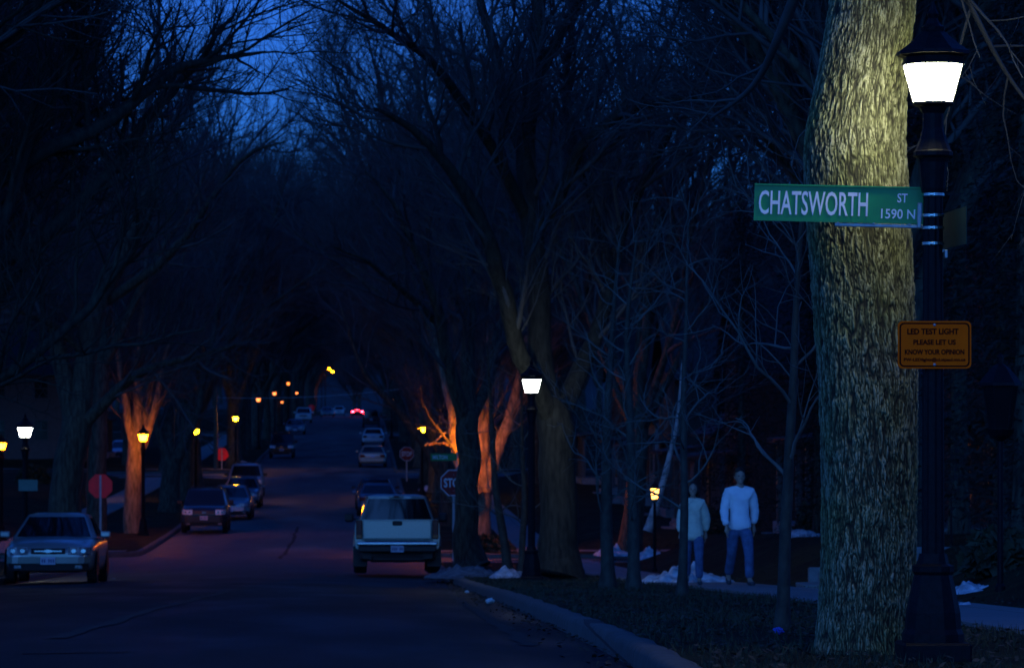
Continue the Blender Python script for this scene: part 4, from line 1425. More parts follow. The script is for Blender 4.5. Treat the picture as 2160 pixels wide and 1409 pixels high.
# ------------------------------------------------------------------ people
def skin_mesh(nodes, edges, root=0, sub=2):
    """nodes: list of (co, radius or (rx, ry))"""
    me = bpy.data.meshes.new('body_tmp')
    me.from_pydata([n[0] for n in nodes], edges, [])
    o = bpy.data.objects.new('body_tmp', me); COL.objects.link(o)
    o.modifiers.new('skin', 'SKIN').use_smooth_shade = True
    me.skin_vertices[0].data if me.skin_vertices else None
    if not me.skin_vertices:
        bpy.context.view_layer.objects.active = o
        bpy.ops.mesh.customdata_skin_add()
    for i, n in enumerate(nodes):
        r = n[1] if isinstance(n[1], tuple) else (n[1], n[1])
        me.skin_vertices[0].data[i].radius = r
        me.skin_vertices[0].data[i].use_root = (i == root)
    sm = o.modifiers.new('sub', 'SUBSURF'); sm.levels = sub; sm.render_levels = sub
    dg = bpy.context.evaluated_depsgraph_get()
    out = bpy.data.meshes.new_from_object(o.evaluated_get(dg))
    COL.objects.unlink(o); bpy.data.objects.remove(o)
    return out


def fuse(meshes, voxel):
    bm = BM()
    for m in meshes:
        if isinstance(m, bmesh.types.BMesh):
            t = bpy.data.meshes.new('t'); m.to_mesh(t); m.free(); m = t
        bm.from_mesh(m)
    me = bpy.data.meshes.new('fused'); bm.to_mesh(me); bm.free()
    o = bpy.data.objects.new('fused_tmp', me); COL.objects.link(o)
    r = o.modifiers.new('re', 'REMESH'); r.mode = 'VOXEL'; r.voxel_size = voxel; r.use_smooth_shade = True
    s = o.modifiers.new('sm', 'SMOOTH'); s.iterations = 3; s.factor = .4
    dg = bpy.context.evaluated_depsgraph_get()
    out = bpy.data.meshes.new_from_object(o.evaluated_get(dg))
    COL.objects.unlink(o); bpy.data.objects.remove(o)
    return out


def ellipsoid(c, r, rot=None, u=20, v=14):
    bm = BM()
    Mx = Matrix.Translation(Vector(c)) @ (rot or Matrix.Identity(4)) @ Matrix.Diagonal((*r, 1))
    bmesh.ops.create_uvsphere(bm, u_segments=u, v_segments=v, radius=1, matrix=Mx)
    return bm


def make_person(loc, H, top, label, step=.22, female=False, jacket=False, rz=0.0):
    """walks towards the camera (-y). H is the standing height"""
    k = H / 1.78
    root = empty('person', loc, rz, label, 'person')
    root.scale = (k, k, k)
    hw = .155 if female else .178      # shoulder half width
    hip = .105 if female else .098
    # joints
    neck = (0, -.01, 1.50); chin = (0, -.02, 1.57)
    pel = (0, 0, .96)
    nodes, edges = [], []
    def N(c, r): nodes.append((c, r)); return len(nodes) - 1
    def E(a, b): edges.append((a, b))
    p = N(pel, (.15, .105)); w1 = N((0, .0, 1.10), (.135, .095)); ch = N((0, .0, 1.30), (.155, .11)); cl = N((0, .005, 1.43), (.11, .085)); nk = N(neck, (.055, .058)); hd = N((0, -.025, 1.60), (.055, .06))
    for a, b in ((p, w1), (w1, ch), (ch, cl), (cl, nk), (nk, hd)): E(a, b)
    legs, arms = [], []
    for s in (-1, 1):
        fwd = -step if s > 0 else step
        hipn = N((s * hip, 0, .90), (.088, .092))
        knee = (s * (hip + .005), fwd * .62 - .06, .50); ank = (s * (hip + .01), fwd + (.10 if fwd > 0 else .0), .10 + (.05 if fwd > 0 else 0))
        a = N(((s * hip * 1.02), fwd * .3 - .03, .71), (.078, .082)); b = N(knee, (.058, .06)); c2 = N(((knee[0] + ank[0]) / 2, (knee[1] + ank[1]) / 2 + .015, .33), (.054, .058)); d = N(ank, (.038, .042))
        toe = (ank[0] + s * .02, ank[1] - .15, .035 if fwd < 0 else .03); heel = (ank[0], ank[1] + .05, .04 if fwd < 0 else .10)
        t = N(((ank[0] + toe[0]) / 2, (ank[1] + toe[1]) / 2, (ank[2] + toe[2]) / 2 - .01), (.042, .04)); t2 = N(toe, (.038, .028))
        for x, y in ((p, hipn), (hipn, a), (a, b), (b, c2), (c2, d), (d, t), (t, t2)): E(x, y)
        legs.append((s, hipn, knee, ank, toe, heel))
        sw = .10 if s > 0 else -.12
        sh = (s * hw, .0, 1.435); el = (s * (hw + .06), .03 + sw * .5, 1.14); wr = (s * (hw + .062), -.03 + sw * 1.3, .90)
        a = N(sh, (.06, .062)); b = N(((sh[0] + el[0]) / 2, (sh[1] + el[1]) / 2, 1.28), (.05, .052)); c2 = N(el, (.041, .043)); d = N(((el[0] + wr[0]) / 2, (el[1] + wr[1]) / 2, 1.02), (.037, .038)); e = N(wr, (.027, .022))
        pm_ = N((wr[0] + s * .004, wr[1] - .012, .845), (.022, .038)); pe = N((wr[0] + s * .002, wr[1] - .018, .805), (.019, .036))
        for x, y in ((cl, a), (a, b), (b, c2), (c2, d), (d, e), (e, pm_), (pm_, pe)): E(x, y)
        arms.append((s, sh, el, wr))
    body = skin_mesh(nodes, edges, p, 2)
    parts = [body]
    # fingers: four unequal, bent, plus a thumb leaving the side of the palm
    for s, sh, el, wr in arms:
        bx, by, bz = wr[0] + s * .002, wr[1] - .018, .80
        for i, (oy, Lf) in enumerate(((-.030, .070), (-.010, .080), (.010, .075), (.029, .058))):
            pts = [((bx), by + oy, bz + .012), (bx - s * .004, by + oy * 1.05, bz - Lf * .42), (bx - s * .016, by + oy * 1.05, bz - Lf * .75), (bx - s * .032, by + oy, bz - Lf)]
            parts.append(skin_mesh([(q, r) for q, r in zip(pts, (.0095, .0088, .0078, .0065))], [(0, 1), (1, 2), (2, 3)], 0, 1))
        pts = [(bx, by - .028, bz + .05), (bx - s * .012, by - .052, bz + .022), (bx - s * .024, by - .06, bz - .008)]
        parts.append(skin_mesh([(q, r) for q, r in zip(pts, (.012, .0105, .0085))], [(0, 1), (1, 2)], 0, 1))
    # head
    parts.append(ellipsoid((0, -.02, 1.675), (.076, .098, .115)))
    parts.append(ellipsoid((0, -.055, 1.62), (.055, .062, .065)))
    parts.append(ellipsoid((0, -.122, 1.655), (.013, .018, .026), rotx(.25)))          # nose
    parts.append(ellipsoid((0, -.112, 1.613), (.024, .010, .007)))                      # mouth
    parts.append(ellipsoid((0, -.112, 1.602), (.020, .010, .007)))
    parts.append(ellipsoid((0, -.105, 1.578), (.022, .016, .016)))                      # chin
    for s in (-1, 1):
        parts.append(ellipsoid((s * .077, -.01, 1.66), (.012, .022, .033)))             # ear
        parts.append(ellipsoid((s * .03, -.104, 1.695), (.02, .012, .006)))             # brow
        parts.append(ellipsoid((s * .034, -.1, 1.645), (.02, .02, .016)))               # cheek
    bm_me = fuse(parts, .0075)
    link('body', bm_me, M['skin'], root)
    b = BM()
    for s in (-1, 1):
        bmesh.ops.create_uvsphere(b, u_segments=10, v_segments=8, radius=.0115, matrix=Matrix.Translation((s * .03, -.1035, 1.677)))
    obj('eyes', b, M['hair'], root, smooth=True)
    # hair
    if female:
        b = ellipsoid((0, .012, 1.655), (.104, .112, .165), u=28, v=20)
        cut = [v for v in b.verts if v.co.y < -.02 and abs(v.co.x) < .066 and v.co.z < 1.745 or v.co.z < 1.53]
    else:
        b = ellipsoid((0, .004, 1.70), (.088, .106, .116), u=28, v=20)
        cut = [v for v in b.verts if v.co.y < -.045 and v.co.z < 1.735 or v.co.z < 1.60 and v.co.y < .0 or abs(v.co.x) > .06 and v.co.z < 1.66 and v.co.y < .02]
    bmesh.ops.delete(b, geom=cut, context='VERTS')
    for v in b.verts:
        v.co += v.co.normalized() * .004 * mnoise.noise(v.co * 40)
    obj('hair', b, M['hair'], root, smooth=True)
    # top garment
    hem = .74 if jacket else .80
    tn, te = [], []
    def TN(c, r): tn.append((c, r)); return len(tn) - 1
    fl = 1.25 if jacket else 1.0
    a0 = TN((0, 0, hem), (.204 * (1.08 if jacket else 1), .15 * fl)); a1 = TN((0, 0, .98), (.2, .145)); a2 = TN((0, 0, 1.14), (.165, .122)); a3 = TN((0, 0, 1.30), (.178, .13)); a4 = TN((0, .004, 1.44), (.13, .10)); a5 = TN((0, -.005, 1.535), (.068, .07))
    for x, y in ((a0, a1), (a1, a2), (a2, a3), (a3, a4), (a4, a5)): te.append((x, y))
    for s, sh, el, wr in arms:
        g = 1.12 if jacket else 1.0
        b0 = TN(sh, .082 * g); b1 = TN(((sh[0] + el[0]) / 2 + s * .01, (sh[1] + el[1]) / 2, 1.28), .075 * g); b2 = TN((el[0] + s * .008, el[1], el[2]), .068 * g); b3 = TN(((el[0] + wr[0]) / 2 + s * .008, (el[1] + wr[1]) / 2, 1.02), .064 * g); b4 = TN((wr[0], wr[1], wr[2] + .03), .05 * g)
        for x, y in ((a4, b0), (b0, b1), (b1, b2), (b2, b3), (b3, b4)): te.append((x, y))
    tm = fuse([skin_mesh(tn, te, a2, 2)], .011)
    n = len(tm.vertices); co = np.empty(n * 3, np.float32); tm.vertices.foreach_get('co', co); co = co.reshape(-1, 3)
    wob = np.array([mnoise.noise((c[0] * 9, c[1] * 9, c[2] * 5)) for c in co]); wob += .6 * np.array([mnoise.noise((c[0] * 4, c[1] * 4, c[2] * 17)) for c in co]); co[:, :2] *= (1 + .06 * wob)[:, None]
    tm.vertices.foreach_set('co', co.ravel()); tm.update()
    link('jacket' if jacket else 'sweatshirt', tm, M[top], root)
    # jeans
    jn, je = [], []
    def JN(c, r): jn.append((c, r)); return len(jn) - 1
    j0 = JN((0, 0, .98), (.185, .135)); j1 = JN((0, 0, .90), (.196, .138)); je.append((j0, j1))
    for s, hipn, knee, ank, toe, heel in legs:
        fwd = knee[1]
        c0 = JN((s * .098, 0, .84), (.106, .118)); c1 = JN((s * .102, fwd * .45, .70), (.097, .103)); c2 = JN(knee, (.077, .08)); c3 = JN(((knee[0] + ank[0]) / 2, (knee[1] + ank[1]) / 2, .32), (.073, .076)); c4 = JN((ank[0], ank[1], ank[2] - .0), (.07, .074))
        for x, y in ((j1, c0), (c0, c1), (c1, c2), (c2, c3), (c3, c4)): je.append((x, y))
    link('jeans', fuse([skin_mesh(jn, je, j1, 2)], .011), M['denim'], root)
    for s, hipn, knee, ank, toe, heel in legs:
        sm = skin_mesh([(heel, (.042, .04)), (((heel[0] + toe[0]) / 2, (heel[1] + toe[1]) / 2, (heel[2] + toe[2]) / 2 + .015), (.046, .046)), (toe, (.046, .034)), ((toe[0], toe[1] - .04, toe[2] - .004), (.036, .026))], [(0, 1), (1, 2), (2, 3)], 1, 2)
        link('shoe', sm, M['shoe'], root, smooth=True)
    return root
# ================================================================== assembly
build_ground()
build_blocks()
build_litter()
hero_trunk()

# ------------------------------------------------------------------ street lamps
GL = 'lantern street lamps along the verges'
lamp = make_lamp(M['led'])
place_lamp(lamp, PX(1968, 23.4), 23.4, 'tall black lantern lamp post glowing white beside the massive trunk, with street signs strapped on', None, first=True, lens_z=CZ + (VY - 170) * 23.4 / F)


def lamp_at(px, py, Y, label, glass, group=None):
    return place_lamp(lamp, PX(px, Y), Y, label, group, M[glass], CZ + (VY - py) * Y / F)


lamp_at(1121, 812, 71, 'white lit lantern lamp post at the kerb behind the silver pickup truck', 'led_cool')
lamp_at(53, 910, 92, 'white lit lantern lamp post behind the silver sedan', 'led_cool')
lamp_at(302, 922, 141.4, 'orange lit lantern lamp post in front of the orange lit forked tree', 'sodium')
lamp_at(3, 940, 134, 'orange lamp post beside the white lit lamp, at the picture edge', 'sodium_dim')
lamp_at(413, 910, 185, 'small orange lamp post over the roof of the dark SUV', 'sodium_far')
lamp_at(497, 883, 241, 'small orange lamp post to the right of the more distant red stop sign back', 'sodium_far')
lamp_at(545, 843, 292, 'largest of the cluster of orange lamps down the street, lowest left', 'sodium_tiny')
lamp_at(579, 830, 346, 'orange lamp in the far cluster, second from the left', 'sodium_tiny')
lamp_at(595, 848, 385, 'orange lamp in the far cluster, lowest and in its middle', 'sodium_tiny')
lamp_at(608, 809, 420, 'orange lamp in the far cluster, topmost of it', 'sodium_tiny')
lamp_at(626, 829, 465, 'orange lamp in the far cluster above the white pickup, rightmost of it', 'sodium_tiny')
lamp_at(890, 906, 190, 'small orange lamp post standing above the stop sign across the street', 'sodium_far')
lamp_at(984, 925, 122.6, 'orange lamp post hidden behind the dark trunk, lighting the forked tree', 'sodium_near')
lamp_at(826, 845, 330, 'dim orange lamp post on the far right kerb under the leaning limb', 'sodium_tiny')


def pole_light(px, py, Y, label, group=None):
    X = PX(px, Y); z0 = lz(X, Y); zt = CZ + (VY - py) * Y / F
    root = empty('tall_street_light', (X, Y, z0), 0, label, 'street light', group)
    h = zt - z0
    b = BM(); tube(b, [(-1.2, 0, 0), (-1.2, 0, h), (-1.1, 0, h + .25), (-.8, 0, h + .4), (0, 0, h + .3)], .09, 8); obj('pole', b, M['iron'], root)
    b = BM(); box(b, (.1, 0, h + .28), (.8, .36, .16), bevel=.05); obj('lamp_head', b, M['iron'], root)
    b = BM(); lathe(b, [(.02, -.22), (.2, -.16), (.26, 0)], 12, (.15, 0, h + .2)); obj('lamp_glass', b, M['sodium'], root)


pole_light(692, 779, 700, 'left of the two highest orange street lights over the far road crest')
pole_light(700, 785, 680, 'right of the two highest orange street lights over the far road crest')

# small yard lantern beside the walkers
def yard_lamp(px, py, Y, label, lit=True, s=1.0, base_py=None):
    X = PX(px, Y); z0 = lz(X, Y); h = CZ + (VY - py) * Y / F - z0
    root = empty('yard_lamp', (X, Y, z0), 0, label, 'yard lamp')
    b = BM(); lathe(b, [(.06, -.05), (.06, .05), (.035, .08), (.035, h - .2 * s), (.06 * s, h - .17 * s), (.085 * s, h - .13 * s)], 12); obj('post', b, M['iron'], root)
    b = BM(); lathe(b, [(.065 * s, h - .125 * s), (.1 * s, h + .12 * s)], 6); obj('lamp_glass', b, M['yard_lamp'] if lit else M['house_glass'], root)
    b = BM()
    for i in range(6):
        a = i * PI / 3; tube(b, [(.067 * s * math.cos(a), .067 * s * math.sin(a), h - .125 * s), (.103 * s * math.cos(a), .103 * s * math.sin(a), h + .125 * s)], .006, 5)
    obj('lantern_frame', b, M['iron'], root)
    b = BM(); lathe(b, [(.13 * s, h + .122 * s), (.125 * s, h + .14 * s), (.05 * s, h + .23 * s), (.018 * s, h + .25 * s), (.02 * s, h + .29 * s), (.002, h + .31 * s)], 6); obj('roof', b, M['iron'], root)
    return root


yard_lamp(1381, 1041, 88, 'small orange lit lantern on a thin black post left of the walking couple')
yard_lamp(2110, 858, 44, 'unlit dark lantern post in the yard right of the tall white lit lamp', lit=False, s=2.0)

# ------------------------------------------------------------------ signs on the near post
YL = 23.4; XL = PX(1968, YL)
c = P(1765, 425, YL - .06); c.y = YL - .13
b1 = blade_sign('CHATSWORTH', (PX(1769, YL + .17), YL + .17, CZ + (VY - 427) * YL / F), 1.045, .226, math.radians(-7), math.radians(1.75),
                'long green street name sign reading CHATSWORTH ST on the near lamp post', extra=[('ST', .375, .20, .06, .25), ('1590 N', .352, -.24, .2, .27)], tw=.645, th=.66, tx=-.15)
b = BM(); box(b, (.26, .006, -.128), (.56, .014, .022), bevel=.004); box(b, (.5, .012, -.06), (.03, .05, .16), bevel=.006)
for fx in (-.0, .22, .44): lathe(b, [(.009, 0), (.009, .012)], 8, (fx, -.004, -.125))
obj('bracket', b, M['galv'], b1)
b2 = blade_sign('ALBANY', (XL + .055, YL + .28, CZ + (VY - 492) * YL / F), .62, .226, math.radians(81), math.radians(-2.0), 'green street name sign seen almost edge on, right of the near lamp post') if False else None
root = empty('street_sign', (XL + .045, YL + .0, CZ + (VY - 485) * YL / F), 0, 'green street name sign seen almost edge on, strapped right of the near lamp post', 'street sign')
b = BM()
v = [b.verts.new(p) for p in ((.02, .55, -.115), (.105, -.38, -.105), (.105, -.38, .125), (.02, .55, .10))]
b.faces.new(v); r = bmesh.ops.extrude_face_region(b, geom=b.faces[:]); bmesh.ops.translate(b, vec=(-.005, -.0005, 0), verts=[e for e in r['geom'] if isinstance(e, bmesh.types.BMVert)])
obj('sign_panel', b, mat('dimmed_sign_green', (.006, .03, .015), .6, .4, 9), root)  # sign green darkened to keep this lamp-lit panel dim
b = BM(); box(b, (.03, -.02, -.15), (.018, .05, .05), bevel=.003); box(b, (-.02, -.0, -.13), (.1, .03, .02), bevel=.003)
obj('bracket', b, M['galv'], root)
# steel straps round the post
root = empty('steel_strap', (XL, YL, CZ + (VY - 411) * YL / F), 0, 'topmost of the four shiny steel straps round the near lamp post', 'strap')
b = BM(); lathe(b, [(.068, -.009), (.070, -.008), (.070, .008), (.068, .009)], 24, cap=False); box(b, (-.02, -.073, 0), (.03, .012, .014), bevel=.003)
obj('band', b, M['chrome'], root)
for nm, py in (('second', 455), ('third', 481), ('lowest', 514)):
    o = copy_tree(root); o.location.z = CZ + (VY - py) * YL / F
    o['label'] = nm + ' of the four shiny steel straps round the near lamp post' if nm == 'lowest' else nm + ' from top of the four shiny steel straps round the near lamp post'
for o in list(SC.objects):
    if o.name.startswith('steel_strap'): o['group'] = 'steel straps on the near lamp post'

# orange test sign
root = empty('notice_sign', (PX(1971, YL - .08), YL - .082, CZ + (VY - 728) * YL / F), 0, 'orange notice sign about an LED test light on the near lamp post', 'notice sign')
W, Hh = .452, .292
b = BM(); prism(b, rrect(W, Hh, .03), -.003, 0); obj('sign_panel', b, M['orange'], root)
b = BM()
o1, o2 = rrect(W * .955, Hh * .93, .028), rrect(W * .915, Hh * .87, .022)
for i in range(len(o1)):
    j = (i + 1) % len(o1); b.faces.new([b.verts.new((x, -.005, z)) for x, z in (o1[i], o1[j], o2[j], o2[i])])
obj('border', b, M['black'], root)
for s, zz, ww, hh in (('LED TEST LIGHT', .082, .315, .036), ('PLEASE LET US', .016, .26, .032), ('KNOW YOUR OPINION', -.044, .365, .032), ('PW-LEDlights@ci.stpaul.mn.us', -.093, .378, .026)):
    lettering(s, ww, hh, (-.01 if zz > .05 else 0, -.0045, zz), M['black'], root, bold=.03)
for zz in (.122, -.122):
    b = BM(); bmesh.ops.create_uvsphere(b, u_segments=10, v_segments=6, radius=.0095, matrix=Matrix.Translation((0, -.005, zz))); obj('bolt', b, M['galv'], root)

# ------------------------------------------------------------------ other signs
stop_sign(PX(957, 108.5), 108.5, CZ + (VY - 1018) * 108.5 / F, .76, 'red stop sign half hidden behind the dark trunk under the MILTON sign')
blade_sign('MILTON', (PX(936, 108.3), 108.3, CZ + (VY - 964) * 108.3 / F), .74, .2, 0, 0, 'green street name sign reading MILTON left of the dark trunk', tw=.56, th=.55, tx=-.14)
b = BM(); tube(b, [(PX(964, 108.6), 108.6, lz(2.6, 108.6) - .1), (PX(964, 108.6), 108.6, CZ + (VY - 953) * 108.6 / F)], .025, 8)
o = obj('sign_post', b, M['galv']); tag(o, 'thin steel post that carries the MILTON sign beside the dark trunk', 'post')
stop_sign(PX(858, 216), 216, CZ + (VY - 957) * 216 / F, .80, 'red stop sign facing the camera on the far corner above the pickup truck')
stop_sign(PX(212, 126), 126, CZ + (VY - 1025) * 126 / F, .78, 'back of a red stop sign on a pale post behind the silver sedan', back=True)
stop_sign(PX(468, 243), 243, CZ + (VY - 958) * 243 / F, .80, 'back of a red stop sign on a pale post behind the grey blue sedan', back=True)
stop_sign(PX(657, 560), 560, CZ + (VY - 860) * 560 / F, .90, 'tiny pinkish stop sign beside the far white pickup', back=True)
o = blade_sign('MILTON', (PX(60, 91.8), 91.7, CZ + (VY - 1023) * 91.8 / F), .46, .27, 0, 0, 'small pale green sign on the white lit lamp post behind the silver sedan', tw=.01, th=.01)
for ch in list(o.children):
    if ch.name.startswith('lettering'): bpy.data.objects.remove(ch)
for ch in o.children:
    ch.data.materials.clear(); ch.data.materials.append(mat('pale_green_sign', (.14, .24, .2), .5, .1, 8))
o.name = 'notice_board'; o['category'] = 'notice sign'

# ------------------------------------------------------------------ vehicles
silver = paint('silver_gold_paint', (.42, .43, .41), .5, .28)
pewter = paint('pewter_paint', (.28, .31, .28), .45, .3)
navy = paint('navy_paint', (.012, .016, .035), .2, .22)
slate = paint('slate_blue_paint', (.16, .24, .30), .5, .28)
steel = paint('steel_blue_paint', (.09, .13, .2), .5, .28)
whitep = paint('white_paint', (.62, .62, .64), .0, .25)
beige = paint('beige_paint', (.38, .35, .30), .3, .3)
black_p = paint('black_paint', (.008, .008, .01), .1, .2)
GC = 'cars parked along the kerbs'
make_car('silver sedan facing the camera, parked nearest on the left kerb', -6.33, 75.5 + 2.46, -1, dict(SEDAN, bump=paint('dull_bumper', (.2, .23, .19), .2, .45)), silver)
make_car('dark navy SUV with roof rack facing the camera, parked past the corner', PX(430, 145), 145 + 2.2, -1, SUV, navy)
make_car('slate blue sedan parked close behind the dark navy SUV', PX(484, 160), 160 + 2.46, -1, SMALL, slate, detail=1)
make_car('steel blue sedan parked behind the slate blue sedan', PX(508, 176), 176 + 2.46, -1, SMALL, steel, detail=1)
make_car('grey SUV parked last in the row behind the steel blue sedan', PX(517, 191), 191 + 2.2, -1, SUV, slate, detail=1)
make_car('black SUV facing the camera alone before the road starts to climb', PX(594, 267), 267 + 2.2, -1, SUV, black_p, detail=1)
make_car('steel blue sedan behind the black SUV on the climbing road', PX(622, 350), 350 + 2.46, -1, SMALL, steel, detail=1)
make_car('white SUV behind the steel blue sedan on the climbing road', PX(640, 405), 405 + 2.2, -1, dict(SUV, bump=whitep, mirm=whitep), whitep, detail=1)
make_car('pale sedan near the road crest, left of the white van', PX(690, 530), 530 + 2.4, -1, SMALL, slate, detail=1)
make_car('white SUV at the road crest, left of the red brake lights', PX(715, 640), 640 + 2.4, -1, dict(SUV, bump=whitep, mirm=whitep), whitep, detail=1)
make_car('dark car with bright red brake lights driving over the road crest', PX(754, 545), 545 + 2.4, 1, SMALL, black_p, detail=1, lit_tail=True, name='moving_car')
make_car('dark SUV seen from behind near the crest, right of the brake lights', PX(783, 380), 380 + 2.2, 1, SUV, navy, detail=1)
make_car('white sedan seen from behind, parked ahead of the beige sedan', PX(787, 305), 305 + 2.4, 1, SMALL, whitep, detail=1)
make_car('beige sedan seen from behind, parked on the right beyond the crossing', PX(786, 248), 248 + 2.4, 1, SMALL, beige, detail=1)
make_car('dark blue sedan seen over the roof of the pickup truck', PX(797, 165), 165 + 2.4, 1, SMALL, steel, detail=1)
make_car('black sedan parked just ahead of the dark blue sedan', PX(792, 173.5), 173.5 + 2.4, 1, SMALL, navy, detail=1)
make_pickup('pewter silver pickup truck seen from behind at the right kerb', PX(838, 87), 87, pewter)
make_car('pale car parked far off behind the orange lit tree', PX(258, 262), 262, -1, SMALL, whitep, detail=1)

# ------------------------------------------------------------------ walkers on the pavement
YM = 59.0
X = PX(1560, YM)
make_person((X, YM, rz_(YM) + .172), 1.80, 'shirt', 'person in a white sweatshirt and blue jeans walking on the right of the pair', step=.24, rz=.1)
X = PX(1462, YM + 1.2)
make_person((X, YM + 1.2, rz_(YM + 1.2) + .172), 1.60, 'cream', 'dark haired person in a cream jacket and jeans, the shorter of the two walkers', step=.2, rz=-.12, female=True, jacket=True)

# ------------------------------------------------------------------ houses
make_house(13.4, 84, 9.0, 10, 5.6, 2.8, 'dark_siding', 'dark house beyond the spruces at the right edge', 1, 'x')
make_house(13.0, 99, 9.0, 10, 3.6, 2.8, 'grey_siding', 'grey low house on the near side of the cross street, right', 1, 'y')
make_house(13.0, 133, 9.0, 10, 5.6, 2.8, 'dark_siding', 'dark two storey house straight behind the walking couple', 1, 'x')
make_house(13.5, 149, 8.5, 10, 3.4, 3.0, 'stucco', 'pale stucco house farther up, next to the dark two storey one', 1, 'y')
make_house(13.0, 164, 8.5, 10, 5.6, 2.6, 'tan_siding', 'tan two storey house past the pale stucco one', 1, 'x')
make_house(13.4, 180, 8.5, 10, 3.6, 2.8, 'white_siding', 'low white house far up the right side between trunks', 1, 'y')
make_house(13.0, 197, 9.0, 10, 5.6, 2.8, 'grey_siding', 'grey two storey house farthest up the right side', 1, 'x')
make_house(-19, 252, 9.0, 10, 5.6, 2.8, 'stucco', 'stucco house past the second crossing on the left', -1, 'x')
make_house(-19, 270, 9.0, 10, 3.6, 2.8, 'grey_siding', 'grey low house past the stucco house on the left', -1, 'y')

# front steps with a handrail up the lawn bank, right
X = 6.55; Y = 57.2
root = empty('front_steps', (X, Y, lz(6.5, Y)), 0, 'pale concrete garden steps climbing the lawn bank right of the walkers', 'steps')
b = BM()
for k in range(4): box(b, (.2 + .5 * k + .5, 0, .06 + .16 * k - .2), (1.42, 1.1, .4 ), bevel=.012)
obj('steps', b, M['concrete'], root)
for s in (-1, 1):
    b = BM(); box(b, (.55, s * .66, .1), (.7, .2, .36), bevel=.02); box(b, (1.6, s * .66, .38), (1.2, .2, .5), bevel=.02); obj('cheek_wall', b, M['concrete'], root)
b = BM(); tube(b, [(.4, -.5, 0), (.4, -.5, .98), (2.2, -.5, 1.65), (2.2, -.5, .6)], .022, 8); tube(b, [(.3, -.5, .94), (.45, -.5, 1.0)], .025, 8); obj('handrail', b, M['iron'], root)

# ------------------------------------------------------------------ snow, litter
GS = 'patches of old snow'
snow_patch(1445, 1190, 66, 1.75, 2.6, .34, 'bright ridge of old snow behind the walkers, beside the pavement', GS, seed=1)
snow_patch(1075, 1197, 77, 1.0, 1.8, .2, 'clean white snow at the foot of the thin tree beside the kerb lamp', GS, seed=2)
snow_patch(985, 1205, 80, 1.7, 4.5, .25, 'low grey heap of dirty snow behind the pickup truck', GS, 'dirty_snow', seed=3)
snow_patch(1290, 1030, 118, 1.3, 3, .3, 'snow patch on the lawn left of the small lit yard lantern', GS, seed=4)
snow_patch(1370, 1052, 112, 1.1, 3, .3, 'snow patch on the lawn just behind the small lit yard lantern', GS, seed=5)
snow_patch(1695, 1152, 84, .9, 2, .16, 'flat snow strip at the top of the garden steps', GS, seed=6)
snow_patch(2030, 1218, 46, .55, 1.6, .09, 'snow lying on the lawn bank right of the near lamp post', GS, seed=7)
snow_patch(2030, 1258, 39, .22, .5, .06, 'small scrap of snow by the pavement right of the near lamp post', GS, seed=8)
snow_patch(905, 1048, 200, 1.2, 4, .25, 'snow patch at the foot of the distant stop sign', GS, seed=9)
snow_patch(515, 962, 250, 2.2, 5, .25, 'snow along the pavement beyond the second stop sign back', GS, seed=10)


def scrap(px, py, s, m, label, cat, seed, road=True):
    Yv = 24.0
    for Yt in np.arange(15, 200, .05):
        X = PX(px, Yt)
        zz = rz_(Yt) + .03 if road else lz(X, Yt)
        if CZ + (VY - py) * Yt / F <= zz: Yv = Yt; break
    X = PX(px, Yv)
    b = BM(); bmesh.ops.create_icosphere(b, subdivisions=3, radius=s)
    for v in b.verts:
        n = v.co.normalized(); v.co = n * s * (1 + .55 * mnoise.noise(n * 2.3 + Vector((seed, 0, 0))) + .3 * mnoise.noise(n * 6 + Vector((0, seed, 0)))); v.co.z *= .6
    o = obj(cat.replace(' ', '_'), b, M[m]); o.location = (X, Yv, (rz_(Yv) + .02 if road else lz(X, Yv)) + s * .35)
    return tag(o, label, cat)


scrap(1034, 1268, .055, 'paper', 'crumpled white paper lying in the gutter by the kerb', 'paper', 1)
scrap(985, 1248, .035, 'paper', 'small pale scrap in the gutter nearer the pickup truck', 'paper', 2)
scrap(240, 1222, .05, 'concrete', 'pale lump on the road right of the silver sedan', 'stone', 3)
scrap(315, 1207, .04, 'leaf', 'brown scrap on the road at the cross street', 'scrap', 4)
scrap(1641, 1334, .04, 'blue_bit', 'blue wrapper at the foot of the nearest thin tree', 'wrapper', 5, False)

# leaning white birch trunk in the yard behind the lit lantern
root = empty('birch_tree', P(1372, 1108, 92), 0, 'pale leaning birch trunk right behind the small lit yard lantern', 'tree')
T = Tubes(); bb = np.array(P(1372, 1108, 92))
p_, r_ = catmull([np.array(P(a, c2, 92)) - bb for a, c2 in ((1366, 1120), (1374, 1095), (1392, 1040), (1408, 980), (1430, 880), (1440, 760))], [.12, .1, .085, .07, .05, .03])
T.add(p_, r_, 9); link('trunk', T.mesh('trunk'), M['birch'], root)
T = Tubes(); spawn(T, p_, r_, 1, CFG, np.random.default_rng(3), .45); link('crown', T.mesh('crown'), M['twig'], root)

